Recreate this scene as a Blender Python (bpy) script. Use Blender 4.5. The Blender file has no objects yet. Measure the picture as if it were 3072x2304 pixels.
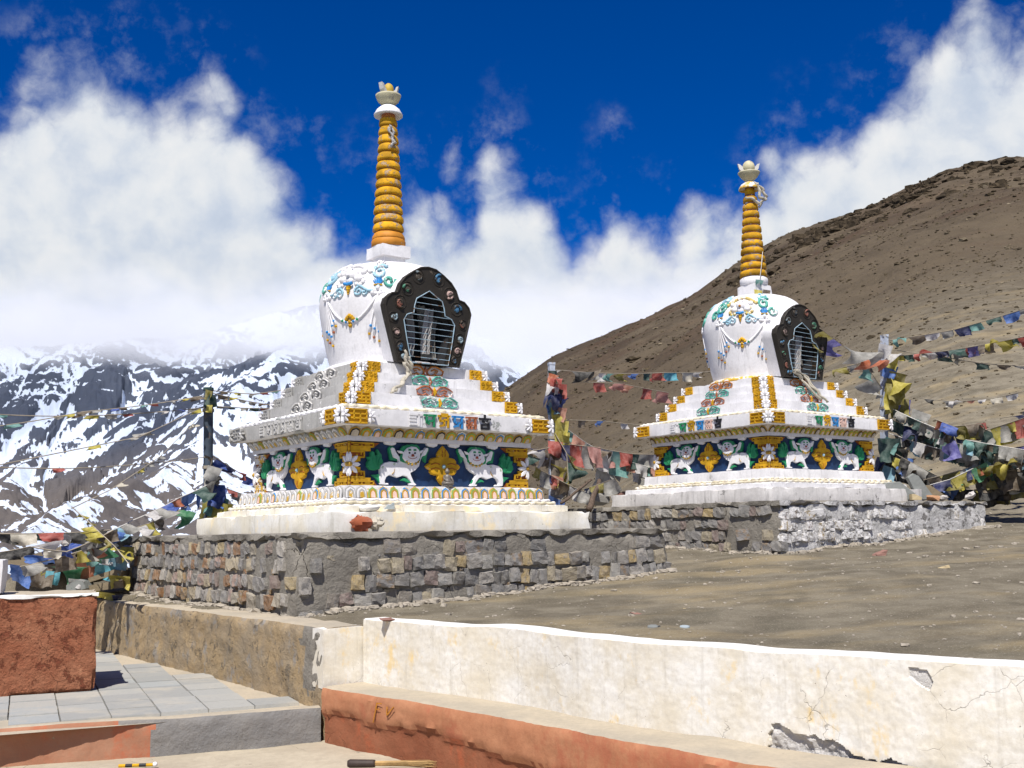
import bpy, bmesh, math, random
import numpy as np
from mathutils import Vector, Matrix, noise as mnoise
R = math.radians
rng = random.Random(7)
sc = bpy.context.scene
col = sc.collection

# ------------------------------------------------------------------ camera
CAM_F, CAM_P, CAM_R = 3314.3, R(7.661), R(-0.917)      # focal length (px of a 3072 px frame), pitch up, roll
cd = bpy.data.cameras.new('camera'); cam = bpy.data.objects.new('camera', cd); col.objects.link(cam)
cd.sensor_width = 36.0; cd.lens = 36.0 * CAM_F / 3072; cd.clip_start = 0.1; cd.clip_end = 40000
cam.matrix_world = Matrix.Rotation(R(90) + CAM_P, 4, 'X') @ Matrix.Rotation(CAM_R, 4, 'Z')
sc.camera = cam
sc.view_settings.view_transform = 'Standard'; sc.view_settings.look = 'None'
sc.view_settings.exposure = 0.45; sc.view_settings.gamma = 1.0
sc.cycles.max_bounces = 8; sc.cycles.transparent_max_bounces = 12; sc.cycles.volume_bounces = 3
sc.cycles.use_denoising = True

def view_ray(x, y):
    a, b = x - 1536, y - 1152
    u = a * math.cos(CAM_R) + b * math.sin(CAM_R); v = -a * math.sin(CAM_R) + b * math.cos(CAM_R)
    dx, dz = u / CAM_F, -v / CAM_F
    return Vector((dx, math.cos(CAM_P) - dz * math.sin(CAM_P), math.sin(CAM_P) + dz * math.cos(CAM_P)))
def at(x, y, Y):
    d = view_ray(x, y); return d * (Y / d.y)
def onz(x, y, z):
    d = view_ray(x, y); return d * (z / d.z)

# ------------------------------------------------------------------ node helper
class NT:
    def __init__(s, tree): s.t = tree; s.n = tree.nodes; s.l = tree.links
    def add(s, typ, **kw):
        n = s.n.new(typ)
        for k, v in kw.items(): setattr(n, k, v)
        return n
    def put(s, sock, v):
        if hasattr(v, 'is_linked') or isinstance(v, bpy.types.NodeSocket): s.l.new(v, sock)
        elif v is not None:
            if sock.type == 'RGBA' and len(v) == 3: v = (*v, 1)
            sock.default_value = v
    def math(s, op, a, b=None, c=None, clamp=False):
        n = s.add('ShaderNodeMath', operation=op, use_clamp=clamp)
        for i, v in enumerate((a, b, c)):
            if v is not None: s.put(n.inputs[i], v)
        return n.outputs[0]
    def vmath(s, op, a, b=None, scale=None):
        n = s.add('ShaderNodeVectorMath', operation=op)
        s.put(n.inputs[0], a)
        if b is not None: s.put(n.inputs[1], b)
        if scale is not None: s.put(n.inputs['Scale'], scale)
        return n.outputs['Value'] if op in ('DOT_PRODUCT', 'LENGTH', 'DISTANCE') else n.outputs[0]
    def noise(s, vec, scale, detail=6, rough=0.55, dist=0.0, out=0):
        n = s.add('ShaderNodeTexNoise'); s.put(n.inputs['Vector'], vec)
        n.inputs['Scale'].default_value = scale; n.inputs['Detail'].default_value = detail
        n.inputs['Roughness'].default_value = rough; n.inputs['Distortion'].default_value = dist
        return n.outputs[out]
    def voro(s, vec, scale, feature='F1', out=0, rand=1.0):
        n = s.add('ShaderNodeTexVoronoi', feature=feature); s.put(n.inputs['Vector'], vec)
        n.inputs['Scale'].default_value = scale; n.inputs['Randomness'].default_value = rand
        return n.outputs[out]
    def ramp(s, fac, stops, interp='LINEAR'):
        n = s.add('ShaderNodeValToRGB'); e = n.color_ramp; e.interpolation = interp
        while len(e.elements) < len(stops): e.elements.new(0.5)
        for el, (p, c) in zip(e.elements, stops):
            el.position = p
            if not hasattr(c, '__len__'): c = (c, c, c)
            el.color = (*c, 1) if len(c) == 3 else c
        s.put(n.inputs[0], fac); return n.outputs[0]
    def step(s, v, lo, hi):
        n = s.add('ShaderNodeMapRange', interpolation_type='SMOOTHSTEP')
        s.put(n.inputs[0], v); n.inputs[1].default_value = lo; n.inputs[2].default_value = hi
        return n.outputs[0]
    def mix(s, fac, a, b, blend='MIX'):
        n = s.add('ShaderNodeMix', data_type='RGBA', blend_type=blend)
        s.put(n.inputs[0], fac); s.put(n.inputs[6], a); s.put(n.inputs[7], b); return n.outputs[2]
    def bump(s, h, strength=0.4, dist=0.01, normal=None):
        n = s.add('ShaderNodeBump'); n.inputs['Strength'].default_value = strength; n.inputs['Distance'].default_value = dist
        s.put(n.inputs['Height'], h)
        if normal is not None: s.l.new(normal, n.inputs['Normal'])
        return n.outputs[0]
    def mapping(s, vec, scale=(1, 1, 1), rot=(0, 0, 0), loc=(0, 0, 0)):
        n = s.add('ShaderNodeMapping'); s.put(n.inputs[0], vec)
        n.inputs['Scale'].default_value = scale; n.inputs['Rotation'].default_value = rot; n.inputs['Location'].default_value = loc
        return n.outputs[0]
    def xyz(s, vec):
        n = s.add('ShaderNodeSeparateXYZ'); s.put(n.inputs[0], vec); return n.outputs
    def obj(s): return s.add('ShaderNodeTexCoord').outputs['Object']
    def pos(s): return s.add('ShaderNodeNewGeometry').outputs['Position']
    def rand(s): return s.add('ShaderNodeObjectInfo').outputs['Random']

# ------------------------------------------------------------------ sky: Nishita air with a cloud deck, and the sun
SUN_AZ, SUN_EL = R(-11), R(57.5)         # azimuth from -Y (behind the camera) towards +X
to_sun = Vector((math.sin(SUN_AZ) * math.cos(SUN_EL), -math.cos(SUN_AZ) * math.cos(SUN_EL), math.sin(SUN_EL)))
w = bpy.data.worlds.new('World'); sc.world = w; w.use_nodes = True
g = NT(w.node_tree); g.n.clear()
sky = g.add('ShaderNodeTexSky', sky_type='NISHITA', sun_disc=False)
sky.sun_elevation = SUN_EL; sky.sun_rotation = math.atan2(to_sun.x, to_sun.y)
sky.altitude = 4500; sky.air_density = 1.0; sky.dust_density = 0.2; sky.ozone_density = 3.0
hs = g.add('ShaderNodeHueSaturation'); hs.inputs['Saturation'].default_value = 1.75; hs.inputs['Value'].default_value = 1.29; hs.inputs['Hue'].default_value = 0.517
g.l.new(sky.outputs[0], hs.inputs['Color'])
gen = g.add('ShaderNodeTexCoord').outputs['Generated']
dx, dy, dz = g.xyz(gen)
az = g.math('ARCTAN2', dx, dy); el = g.math('ARCSINE', dz)
EDGE = [(-0.60, 0.26), (-0.448, 0.366), (-0.427, 0.384), (-0.402, 0.398), (-0.368, 0.408), (-0.317, 0.412), (-0.281, 0.396), (-0.258, 0.376), (-0.238, 0.352), (-0.220, 0.331), (-0.200, 0.315),
        (-0.175, 0.300), (-0.154, 0.285), (-0.133, 0.291), (-0.103, 0.304), (-0.065, 0.306), (-0.034, 0.302), (-0.021, 0.332), (0.005, 0.322), (0.039, 0.303),
        (0.058, 0.262), (0.082, 0.276), (0.1, 0.305), (0.122, 0.300), (0.141, 0.256), (0.171, 0.281), (0.196, 0.273), (0.222, 0.296), (0.243, 0.331), (0.265, 0.343), (0.305, 0.322), (0.328, 0.375), (0.42, 0.43)][:31] + [(0.42, 0.43)]
EDGE = [e for e in EDGE if e[0] not in (-0.402, 0.122)] + [(0.60, 0.24)]
AZ0, AZ1 = -0.62, 0.62
EDGE = [(a_, e_ + (0.008 if a_ < -0.225 else 0.016 if a_ > 0.30 else 0.006)) for a_, e_ in EDGE]
edge = g.ramp(g.math('MULTIPLY_ADD', az, 1 / (AZ1 - AZ0), -AZ0 / (AZ1 - AZ0)), [((a - AZ0) / (AZ1 - AZ0), e) for a, e in EDGE])
warp = g.noise(gen, 8, 5, 0.6, out=1)
def cloud_depth(v):
    w_ = g.vmath('ADD', v, g.vmath('SCALE', g.vmath('SUBTRACT', warp, (0.5, 0.5, 0.5)), scale=0.045))
    f = g.math('MULTIPLY', g.math('SUBTRACT', g.noise(w_, 6.5, 10, 0.60), 0.5), 0.17)
    f = g.math('ADD', f, g.math('MULTIPLY', g.math('SUBTRACT', 0.42, g.voro(w_, 17)), 0.055))
    f = g.math('ADD', f, g.math('MULTIPLY', g.math('SUBTRACT', 0.42, g.voro(w_, 41)), 0.026))
    f = g.math('ADD', f, g.math('MULTIPLY', g.math('SUBTRACT', g.noise(w_, 60, 8, 0.65), 0.5), 0.030))
    return f
puff = cloud_depth(gen); puff_up = cloud_depth(g.vmath('ADD', gen, (-0.012, 0.0, 0.020)))
f2 = g.noise(gen, 22, 9, 0.62)
depth = g.math('ADD', g.math('SUBTRACT', edge, el), puff)
thick = g.step(depth, -0.020, 0.046)
wisp = g.math('MULTIPLY', g.step(depth, -0.085, 0.01), g.step(f2, 0.50, 0.74))
cov = g.math('MAXIMUM', thick, g.math('MULTIPLY', wisp, 0.30), clamp=True)
relief = g.math('MULTIPLY', g.math('SUBTRACT', puff, puff_up), 5.0)
soft = g.noise(gen, 3.4, 6, 0.55)
shade2 = g.math('ADD', g.math('ADD', 0.56, relief), g.math('ADD', g.math('MULTIPLY', g.math('SUBTRACT', soft, 0.5), 0.9), g.math('MULTIPLY', g.math('SUBTRACT', 0.10, depth), 0.55)))
ccol = g.ramp(shade2, [(0.22, (0.50, 0.60, 0.77)), (0.42, (0.68, 0.76, 0.89)), (0.60, (0.88, 0.92, 0.97)), (0.80, (1.02, 1.02, 1.02))])
bg1 = g.add('ShaderNodeBackground'); g.l.new(hs.outputs[0], bg1.inputs[0]); bg1.inputs[1].default_value = 0.068
bg2 = g.add('ShaderNodeBackground'); g.l.new(ccol, bg2.inputs[0]); bg2.inputs[1].default_value = 0.635
mx = g.add('ShaderNodeMixShader'); g.l.new(cov, mx.inputs[0]); g.l.new(bg1.outputs[0], mx.inputs[1]); g.l.new(bg2.outputs[0], mx.inputs[2])
wo = g.add('ShaderNodeOutputWorld'); g.l.new(mx.outputs[0], wo.inputs[0])

sd = bpy.data.lights.new('sun', 'SUN'); sd.energy = 5.0; sd.angle = R(0.53); sd.color = (1.0, 0.955, 0.89)
sun = bpy.data.objects.new('sun', sd); col.objects.link(sun)
sun.rotation_euler = (-to_sun).to_track_quat('-Z', 'Y').to_euler(); sun.location = (-5, -10, 20)

# ------------------------------------------------------------------ object helpers
def tag(o, label=None, cat=None, group=None, kind=None):
    if label: o['label'] = label
    if cat: o['category'] = cat
    if group: o['group'] = group
    if kind: o['kind'] = kind
    return o
def link(name, me, mats=None, parent=None):
    o = bpy.data.objects.new(name, me); col.objects.link(o)
    if mats is not None and not me.materials:
        for m in (mats if isinstance(mats, (list, tuple)) else [mats]): me.materials.append(m)
    if parent is not None: o.parent = parent
    return o
def empty(name, loc, rz=0.0):
    o = bpy.data.objects.new(name, None); col.objects.link(o); o.location = loc; o.rotation_euler = (0, 0, rz)
    o.empty_display_size = 0.1; return o

class MB:
    """collects polygons; build() links them as one mesh object"""
    def __init__(s): s.v = []; s.f = []; s.m = []
    def poly(s, pts, m=0):
        b = len(s.v); s.v += [tuple(p) for p in pts]; s.f.append(tuple(range(b, b + len(pts)))); s.m.append(m)
    def mesh_add(s, vs, fs, m=0):
        b = len(s.v); s.v += [tuple(p) for p in vs]; s.f += [tuple(i + b for i in f) for f in fs]; s.m += [m] * len(fs)
    def box(s, a, b, m=0, mp=None):
        (x0, y0, z0), (x1, y1, z1) = a, b
        vs = [(x0, y0, z0), (x1, y0, z0), (x1, y1, z0), (x0, y1, z0), (x0, y0, z1), (x1, y0, z1), (x1, y1, z1), (x0, y1, z1)]
        if mp: vs = [mp(*p) for p in vs]
        s.mesh_add(vs, [(0, 3, 2, 1), (4, 5, 6, 7), (0, 1, 5, 4), (1, 2, 6, 5), (2, 3, 7, 6), (3, 0, 4, 7)], m)
    def prism(s, pts, d0, d1, mp, m=0, inset=0.0):
        """2D outline -> plate from depth d0 to d1; mp(a, z, d) -> xyz; the top edge drawn in by inset"""
        n = len(pts); cx = sum(p[0] for p in pts) / n; cz = sum(p[1] for p in pts) / n
        area = sum(pts[i][0] * pts[(i + 1) % n][1] - pts[(i + 1) % n][0] * pts[i][1] for i in range(n))
        if area < 0: pts = pts[::-1]
        top = pts
        if inset:
            top = []
            for i in range(n):
                p, q, r_ = Vector(pts[i - 1]), Vector(pts[i]), Vector(pts[(i + 1) % n])
                n1 = Vector((-(q - p).y, (q - p).x)); n2 = Vector((-(r_ - q).y, (r_ - q).x))
                if n1.length: n1.normalize()
                if n2.length: n2.normalize()
                k = n1 + n2
                k = k.normalized() * inset if k.length > 1e-6 else n1 * inset
                top.append((q.x + k.x, q.y + k.y))
        vs = [mp(a, z, d0) for a, z in pts] + [mp(a, z, d0 + (d1 - d0) * 0.6) for a, z in pts] + [mp(a, z, d1) for a, z in top]
        fs = []
        for i in range(n):
            j = (i + 1) % n
            fs += [(i, j, n + j, n + i), (n + i, n + j, 2 * n + j, 2 * n + i)]
        fs.append(tuple(range(2 * n, 3 * n)))
        s.mesh_add(vs, fs, m)
    def bar(s, p, q, wd, d0, d1, mp, m=0):
        p, q = Vector(p), Vector(q); t = (q - p)
        if t.length < 1e-6: return
        t.normalize(); k = Vector((-t.y, t.x)) * wd * 0.5; p = p - t * wd * 0.35; q = q + t * wd * 0.35
        s.prism([tuple(p - k), tuple(q - k), tuple(q + k), tuple(p + k)], d0, d1, mp, m)
    def tube(s, path, rad, n=6, m=0, closed=False, flat=1.0):
        path = [Vector(p) for p in path]; L = len(path)
        if not hasattr(rad, '__len__'): rad = [rad] * L
        b = len(s.v); up = Vector((0.13, 0.21, 1)).normalized()
        for i, p in enumerate(path):
            t = (path[(i + 1) % L] - path[i - 1]) if closed else (path[min(i + 1, L - 1)] - path[max(i - 1, 0)])
            t = t.normalized() if t.length > 1e-9 else Vector((1, 0, 0))
            a = t.cross(up)
            if a.length < 1e-3: a = t.cross(Vector((1, 0, 0)))
            a.normalize(); c = a.cross(t)
            for k in range(n):
                th = 2 * math.pi * k / n
                s.v.append(tuple(p + a * math.cos(th) * rad[i] + c * math.sin(th) * rad[i] * flat))
        for i in range(L if closed else L - 1):
            j = (i + 1) % L
            for k in range(n):
                s.f.append((b + i * n + k, b + i * n + (k + 1) % n, b + j * n + (k + 1) % n, b + j * n + k)); s.m.append(m)
        if not closed:
            s.f.append(tuple(b + k for k in range(n))[::-1]); s.m.append(m)
            s.f.append(tuple(b + (L - 1) * n + k for k in range(n))); s.m.append(m)
    def lathe(s, prof, n=32, m=0, c=(0, 0), squash=None):
        b = len(s.v); L = len(prof)
        for r_, z in prof:
            for k in range(n):
                th = 2 * math.pi * k / n
                s.v.append((c[0] + r_ * math.cos(th), c[1] + r_ * math.sin(th), z))
        for i in range(L - 1):
            for k in range(n):
                s.f.append((b + i * n + k, b + i * n + (k + 1) % n, b + (i + 1) * n + (k + 1) % n, b + (i + 1) * n + k)); s.m.append(m)
        s.f.append(tuple(b + k for k in range(n))[::-1]); s.m.append(m)
        s.f.append(tuple(b + (L - 1) * n + k for k in range(n))); s.m.append(m)
    def ball(s, c, r_, m=0, n=8, k=5, sc3=(1, 1, 1)):
        prof = [(math.sin(math.pi * i / k), -math.cos(math.pi * i / k)) for i in range(k + 1)]
        b = len(s.v)
        for pr, pz in prof:
            for i in range(n):
                th = 2 * math.pi * i / n
                s.v.append((c[0] + r_ * sc3[0] * pr * math.cos(th), c[1] + r_ * sc3[1] * pr * math.sin(th), c[2] + r_ * sc3[2] * pz))
        for j in range(k):
            for i in range(n):
                s.f.append((b + j * n + i, b + j * n + (i + 1) % n, b + (j + 1) * n + (i + 1) % n, b + (j + 1) * n + i)); s.m.append(m)
    def me(s, name, smooth=False):
        me = bpy.data.meshes.new(name); me.from_pydata(s.v, [], s.f)
        me.polygons.foreach_set('material_index', s.m)
        if smooth: me.polygons.foreach_set('use_smooth', [True] * len(s.f))
        me.update(); return me
    def build(s, name, mats, parent=None, smooth=False, weld=False, sharp=None):
        me = s.me(name, smooth)
        if weld:
            bm = bmesh.new(); bm.from_mesh(me); bmesh.ops.remove_doubles(bm, verts=bm.verts, dist=1e-4)
            bmesh.ops.recalc_face_normals(bm, faces=bm.faces); bm.to_mesh(me); bm.free()
            me.polygons.foreach_set("use_smooth", [True] * len(me.polygons)); me.set_sharp_from_angle(angle=R(42))
        return link(name, me, mats, parent)

def fbm3(p, sc_=1.0, oct_=4, seed=0.0):
    return mnoise.fractal(Vector((p[0] * sc_ + seed, p[1] * sc_ - seed * 0.7, p[2] * sc_ + seed * 1.3)), 1.0, 2.0, oct_)

def rough_box(a, b, step=0.08, amp=0.006, seed=0.0, chip=0.012, mats_by=None, taper=0.0):
    """a box of small quads with uneven faces and knocked edges"""
    (x0, y0, z0), (x1, y1, z1) = a, b
    def lin(p, q): 
        n = max(1, min(90, round((q - p) / step))); return [p + (q - p) * i / n for i in range(n + 1)]
    X, Y, Z = lin(x0, x1), lin(y0, y1), lin(z0, z1); mb = MB()
    def disp(p):
        x, y, z = p
        tx = min(x - x0, x1 - x); ty = min(y - y0, y1 - y); tz = min(z - z0, z1 - z)
        d = sorted((tx, ty, tz)); e = max(0.0, 1 - d[1] / (step * 1.2))
        n = mnoise.noise_vector(Vector((x * 2.3 + seed, y * 2.3 - seed, z * 2.3))) + mnoise.noise_vector(Vector((x * 9 + seed, y * 9, z * 9 - seed))) * 0.45
        c = Vector(((x0 + x1) / 2 - x, (y0 + y1) / 2 - y, (z0 + z1) / 2 - z))
        cc = Vector((math.copysign(1, c.x) if tx < 1e-6 else 0, math.copysign(1, c.y) if ty < 1e-6 else 0, math.copysign(1, c.z) if tz < 1e-6 else 0))
        k = e * chip * max(0.0, 0.35 + 1.4 * fbm3(p, 5.0, 3, seed + 3))
        f = (z - z0) / max(1e-6, z1 - z0)
        q = Vector(p) + n * amp + cc * k
        if taper: q.x += (-math.copysign(taper, q.x - (x0 + x1) / 2)) * f; q.y += (-math.copysign(taper, q.y - (y0 + y1) / 2)) * f
        return q
    def grid(A, B, fn, flip, m):
        for i in range(len(A) - 1):
            for j in range(len(B) - 1):
                q = [fn(A[i], B[j]), fn(A[i + 1], B[j]), fn(A[i + 1], B[j + 1]), fn(A[i], B[j + 1])]
                mb.poly([disp(p) for p in (q if not flip else q[::-1])], m)
    mm = mats_by or {}
    grid(X, Z, lambda u, v: (u, y0, v), False, mm.get('-y', 0)); grid(X, Z, lambda u, v: (u, y1, v), True, mm.get('+y', 0))
    grid(Y, Z, lambda u, v: (x0, u, v), True, mm.get('-x', 0)); grid(Y, Z, lambda u, v: (x1, u, v), False, mm.get('+x', 0))
    grid(X, Y, lambda u, v: (u, v, z1), False, mm.get('+z', 0)); grid(X, Y, lambda u, v: (u, v, z0), True, mm.get('-z', 0))
    return mb
# ------------------------------------------------------------------ materials
def new_mat(name, fn, rough=0.85, spec=0.25):
    m = bpy.data.materials.new(name); m.use_nodes = True; t = NT(m.node_tree)
    b = t.n['Principled BSDF']; b.inputs['Roughness'].default_value = rough; b.inputs['Specular IOR Level'].default_value = spec
    c, nrm = fn(t)[:2]
    t.put(b.inputs['Base Color'], c)
    if nrm is not None: t.l.new(nrm, b.inputs['Normal'])
    return m
def scaled(c, k): return tuple(min(1, x * k) for x in c)

def plaster(name, c1, c2, chip=None, chip_at=0.70, patch=None, patch_at=0.68, streak=0.35, crack=0.0, scale=1.0, bump=0.35, spots=None, rough=0.9, rel=0.012, pscale=1.6):
    """old lime or cement render: two tones, vertical run marks, flaked patches, hair cracks"""
    def fn(t):
        o = t.pos(); big = t.noise(o, 1.4 * scale, 6, 0.6); fine = t.noise(o, 16 * scale, 8, 0.7)
        c = t.mix(t.step(t.math('ADD', t.math('MULTIPLY', big, 0.7), t.math('MULTIPLY', fine, 0.3)), 0.36, 0.64), c1, c2)
        c = t.mix(t.math('MULTIPLY', t.step(fine, 0.40, 0.72), 0.35), c, scaled(c1, 0.72))
        h = t.math('ADD', t.math('MULTIPLY', t.noise(o, 5 * scale, 8, 0.65), 1.0), t.math('MULTIPLY', fine, 0.5))
        if streak:
            st = t.noise(t.mapping(o, (9 * scale, 9 * scale, 0.8 * scale)), 1.0, 6, 0.65)
            c = t.mix(t.math('MULTIPLY', t.step(st, 0.52, 0.74), streak), c, scaled(c2, 0.55))
        if patch is not None:
            pn = t.math('ADD', t.math('MULTIPLY', t.noise(o, pscale * scale, 8, 0.68), 0.75), t.math('MULTIPLY', t.noise(t.mapping(o, (8, 8, 2.5)), scale, 6, 0.7), 0.25))
            pm = t.step(pn, patch_at - 0.10, patch_at)
            c = t.mix(t.math('MULTIPLY', pm, 0.85), c, t.mix(fine, patch, scaled(patch, 1.35)))
        if chip is not None:
            cn = t.math('ADD', t.math('MULTIPLY', t.noise(o, 2.6 * scale, 10, 0.72), 0.8), t.math('MULTIPLY', t.noise(o, 24 * scale, 6, 0.7), 0.2))
            cm = t.step(cn, chip_at - 0.012, chip_at + 0.012)
            c = t.mix(cm, c, t.mix(fine, scaled(chip, 0.7), scaled(chip, 1.25)))
            h = t.math('SUBTRACT', h, t.math('MULTIPLY', cm, 0.5))
        if spots is not None:
            sp = t.noise(o, 42 * scale, 4, 0.6); sg = t.step(t.noise(o, 3.1 * scale, 5, 0.6), 0.50, 0.66)
            sm = t.math('MULTIPLY', t.step(sp, 0.66, 0.70), sg); c = t.mix(sm, c, spots); h = t.math('SUBTRACT', h, t.math('MULTIPLY', sm, 0.6))
        if crack:
            wv = t.vmath('ADD', o, t.vmath('SCALE', t.noise(o, 2.6 * scale, 4, 0.55, out=1), scale=0.34 / scale))
            ed = t.voro(wv, 1.5 * scale, 'DISTANCE_TO_EDGE')
            gate = t.step(t.noise(o, 1.1 * scale, 3, 0.5), 0.53, 0.62)
            cr = t.math('MULTIPLY', t.math('MULTIPLY', t.math('SUBTRACT', 1.0, t.step(ed, 0.001, 0.007)), gate), crack)
            c = t.mix(cr, c, (0.05, 0.04, 0.03)); h = t.math('SUBTRACT', h, t.math('MULTIPLY', cr, 2.0))
        return c, t.bump(h, bump, rel)
    return new_mat(name, fn, rough, 0.15)

def paint(name, c, wear=0.0, under=(0.42, 0.40, 0.38), var=0.22, bump=0.25, rough=0.62, at_=0.66):
    def fn(t):
        o = t.pos(); fine = t.noise(o, 28, 6, 0.65); big = t.noise(o, 5, 5, 0.6)
        cc = t.mix(t.step(big, 0.3, 0.7), scaled(c, 1 - var), scaled(c, 1 + var * 0.6))
        cc = t.mix(t.math('MULTIPLY', t.step(fine, 0.45, 0.75), 0.35), cc, scaled(c, 0.55))
        h = fine
        if wear:
            wm = t.step(t.math('ADD', t.math('MULTIPLY', t.noise(o, 11, 8, 0.72), 0.75), t.math('MULTIPLY', big, 0.25)), at_ - 0.015 - wear, at_ + 0.015 - wear)
            cc = t.mix(wm, cc, t.mix(fine, scaled(under, 0.75), scaled(under, 1.3))); h = t.math('SUBTRACT', h, wm)
        return cc, t.bump(h, bump, 0.006)
    return new_mat(name, fn, rough, 0.3)

WHITE = (0.80, 0.79, 0.78); GREY = (0.30, 0.29, 0.275)
M = {}
M['white'] = plaster('whitewash', (0.71, 0.70, 0.705), (0.60, 0.59, 0.59), chip=(0.36, 0.35, 0.34), chip_at=0.615, streak=0.45, scale=2.0, bump=0.25, rel=0.006)
M['white_clean'] = plaster('whitewash_fresh', (0.71, 0.70, 0.71), (0.62, 0.61, 0.615), chip=(0.48, 0.47, 0.46), chip_at=0.66, streak=0.42, scale=2.2, bump=0.2, rel=0.005)
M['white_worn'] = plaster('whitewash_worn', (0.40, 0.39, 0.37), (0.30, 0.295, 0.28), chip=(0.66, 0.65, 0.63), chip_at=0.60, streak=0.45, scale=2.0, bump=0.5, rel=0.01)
M['white_half'] = plaster('whitewash_half_worn', (0.70, 0.69, 0.695), (0.61, 0.60, 0.605), chip=(0.31, 0.32, 0.305), chip_at=0.565, streak=0.3, scale=0.9, bump=0.35, rel=0.006)
M['plinth'] = plaster('plinth_limewash', (0.71, 0.695, 0.65), (0.66, 0.61, 0.49), chip=(0.36, 0.38, 0.34), chip_at=0.68, patch=(0.70, 0.58, 0.36), patch_at=0.62, streak=0.5, crack=0.25, scale=1.6, bump=0.35, spots=(0.10, 0.09, 0.08), rel=0.006)
M['plinth_grey'] = plaster('plinth_grey_limewash', (0.64, 0.62, 0.60), (0.50, 0.48, 0.46), chip=(0.26, 0.25, 0.24), chip_at=0.60, streak=0.75, scale=1.8, bump=0.4, spots=(0.10, 0.10, 0.09))
M['relief_grey'] = plaster('weathered_relief', (0.56, 0.545, 0.52), (0.46, 0.45, 0.43), chip=(0.30, 0.29, 0.27), chip_at=0.60, streak=0.3, scale=4.0, bump=0.4)
M['cement'] = plaster('rough_cement', (0.185, 0.170, 0.145), (0.26, 0.24, 0.205), chip=(0.32, 0.29, 0.25), chip_at=0.66, streak=0.1, crack=1.0, scale=1.7, bump=1.0, rel=0.03, spots=(0.06, 0.055, 0.05))
M['cement_white'] = plaster('limewashed_rubble', (0.58, 0.57, 0.56), (0.36, 0.355, 0.345), chip=(0.22, 0.21, 0.20), chip_at=0.56, streak=0.2, crack=1.0, scale=2.6, bump=1.0, rel=0.03, spots=(0.06, 0.055, 0.05))
M['tan'] = plaster('mud_plaster', (0.36, 0.265, 0.15), (0.265, 0.215, 0.15), chip=(0.20, 0.165, 0.12), chip_at=0.575, patch=(0.21, 0.20, 0.185), patch_at=0.62, streak=0.12, crack=1.0, scale=2.4, bump=0.8, rel=0.025, spots=(0.07, 0.05, 0.035))
M['wallwhite'] = plaster('yellowed_limewash', (0.70, 0.685, 0.645), (0.60, 0.545, 0.435), chip=(0.34, 0.29, 0.22), chip_at=0.69, patch=(0.57, 0.43, 0.21), patch_at=0.65, streak=0.30, crack=0.4, scale=2.4, bump=0.4, spots=(0.12, 0.10, 0.08), rel=0.006, pscale=1.3)
M['wallcap'] = plaster('limewashed_cap', (0.74, 0.73, 0.70), (0.68, 0.66, 0.60), chip=(0.55, 0.47, 0.38), chip_at=0.70, streak=0.0, crack=0.5, scale=1.6, bump=0.3, rel=0.008)
M['broken'] = plaster('broken_render', (0.52, 0.50, 0.48), (0.66, 0.64, 0.61), chip=(0.26, 0.23, 0.20), chip_at=0.60, streak=0.0, crack=0.6, scale=4.0, bump=1.0, rel=0.03)
M['red'] = plaster('red_ochre_paint', (0.22, 0.075, 0.038), (0.29, 0.12, 0.065), chip=(0.52, 0.33, 0.20), chip_at=0.69, patch=(0.30, 0.085, 0.04), patch_at=0.64, streak=0.22, crack=0.9, scale=1.5, bump=0.6, rel=0.015, spots=(0.16, 0.05, 0.03))
M['red_pale'] = plaster('faded_red_paint', (0.41, 0.195, 0.105), (0.35, 0.145, 0.075), chip=(0.42, 0.33, 0.25), chip_at=0.66, patch=(0.29, 0.10, 0.055), patch_at=0.60, streak=0.25, crack=0.35, scale=1.5, bump=0.45, rel=0.012)
M['bench_top'] = plaster('dusty_cement_top', (0.42, 0.36, 0.27), (0.34, 0.30, 0.235), chip=(0.27, 0.235, 0.19), chip_at=0.66, streak=0.0, scale=2.0, bump=0.5, spots=(0.16, 0.14, 0.11))
M['landing'] = plaster('dusty_landing', (0.44, 0.385, 0.29), (0.35, 0.30, 0.225), chip=(0.27, 0.235, 0.18), chip_at=0.63, streak=0.0, crack=0.4, scale=1.2, bump=0.5, spots=(0.17, 0.15, 0.12))
M['red_block'] = plaster('red_ochre_rough', (0.285, 0.10, 0.052), (0.36, 0.155, 0.085), chip=(0.22, 0.07, 0.038), chip_at=0.56, patch=(0.46, 0.22, 0.12), patch_at=0.67, streak=0.15, crack=0.9, scale=3.4, bump=1.0, rel=0.04, spots=(0.10, 0.03, 0.02))
M['riser'] = plaster('riser_paint', (0.33, 0.145, 0.085), (0.38, 0.225, 0.145), chip=(0.36, 0.28, 0.19), chip_at=0.60, patch=(0.34, 0.10, 0.05), patch_at=0.60, streak=0.2, crack=0.9, scale=1.1, bump=0.5, rel=0.015)
M['riser_cement'] = plaster('riser_cement', (0.185, 0.18, 0.175), (0.25, 0.235, 0.215), chip=(0.30, 0.27, 0.235), chip_at=0.66, streak=0.1, crack=0.7, scale=1.8, bump=0.8, rel=0.02)

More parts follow.
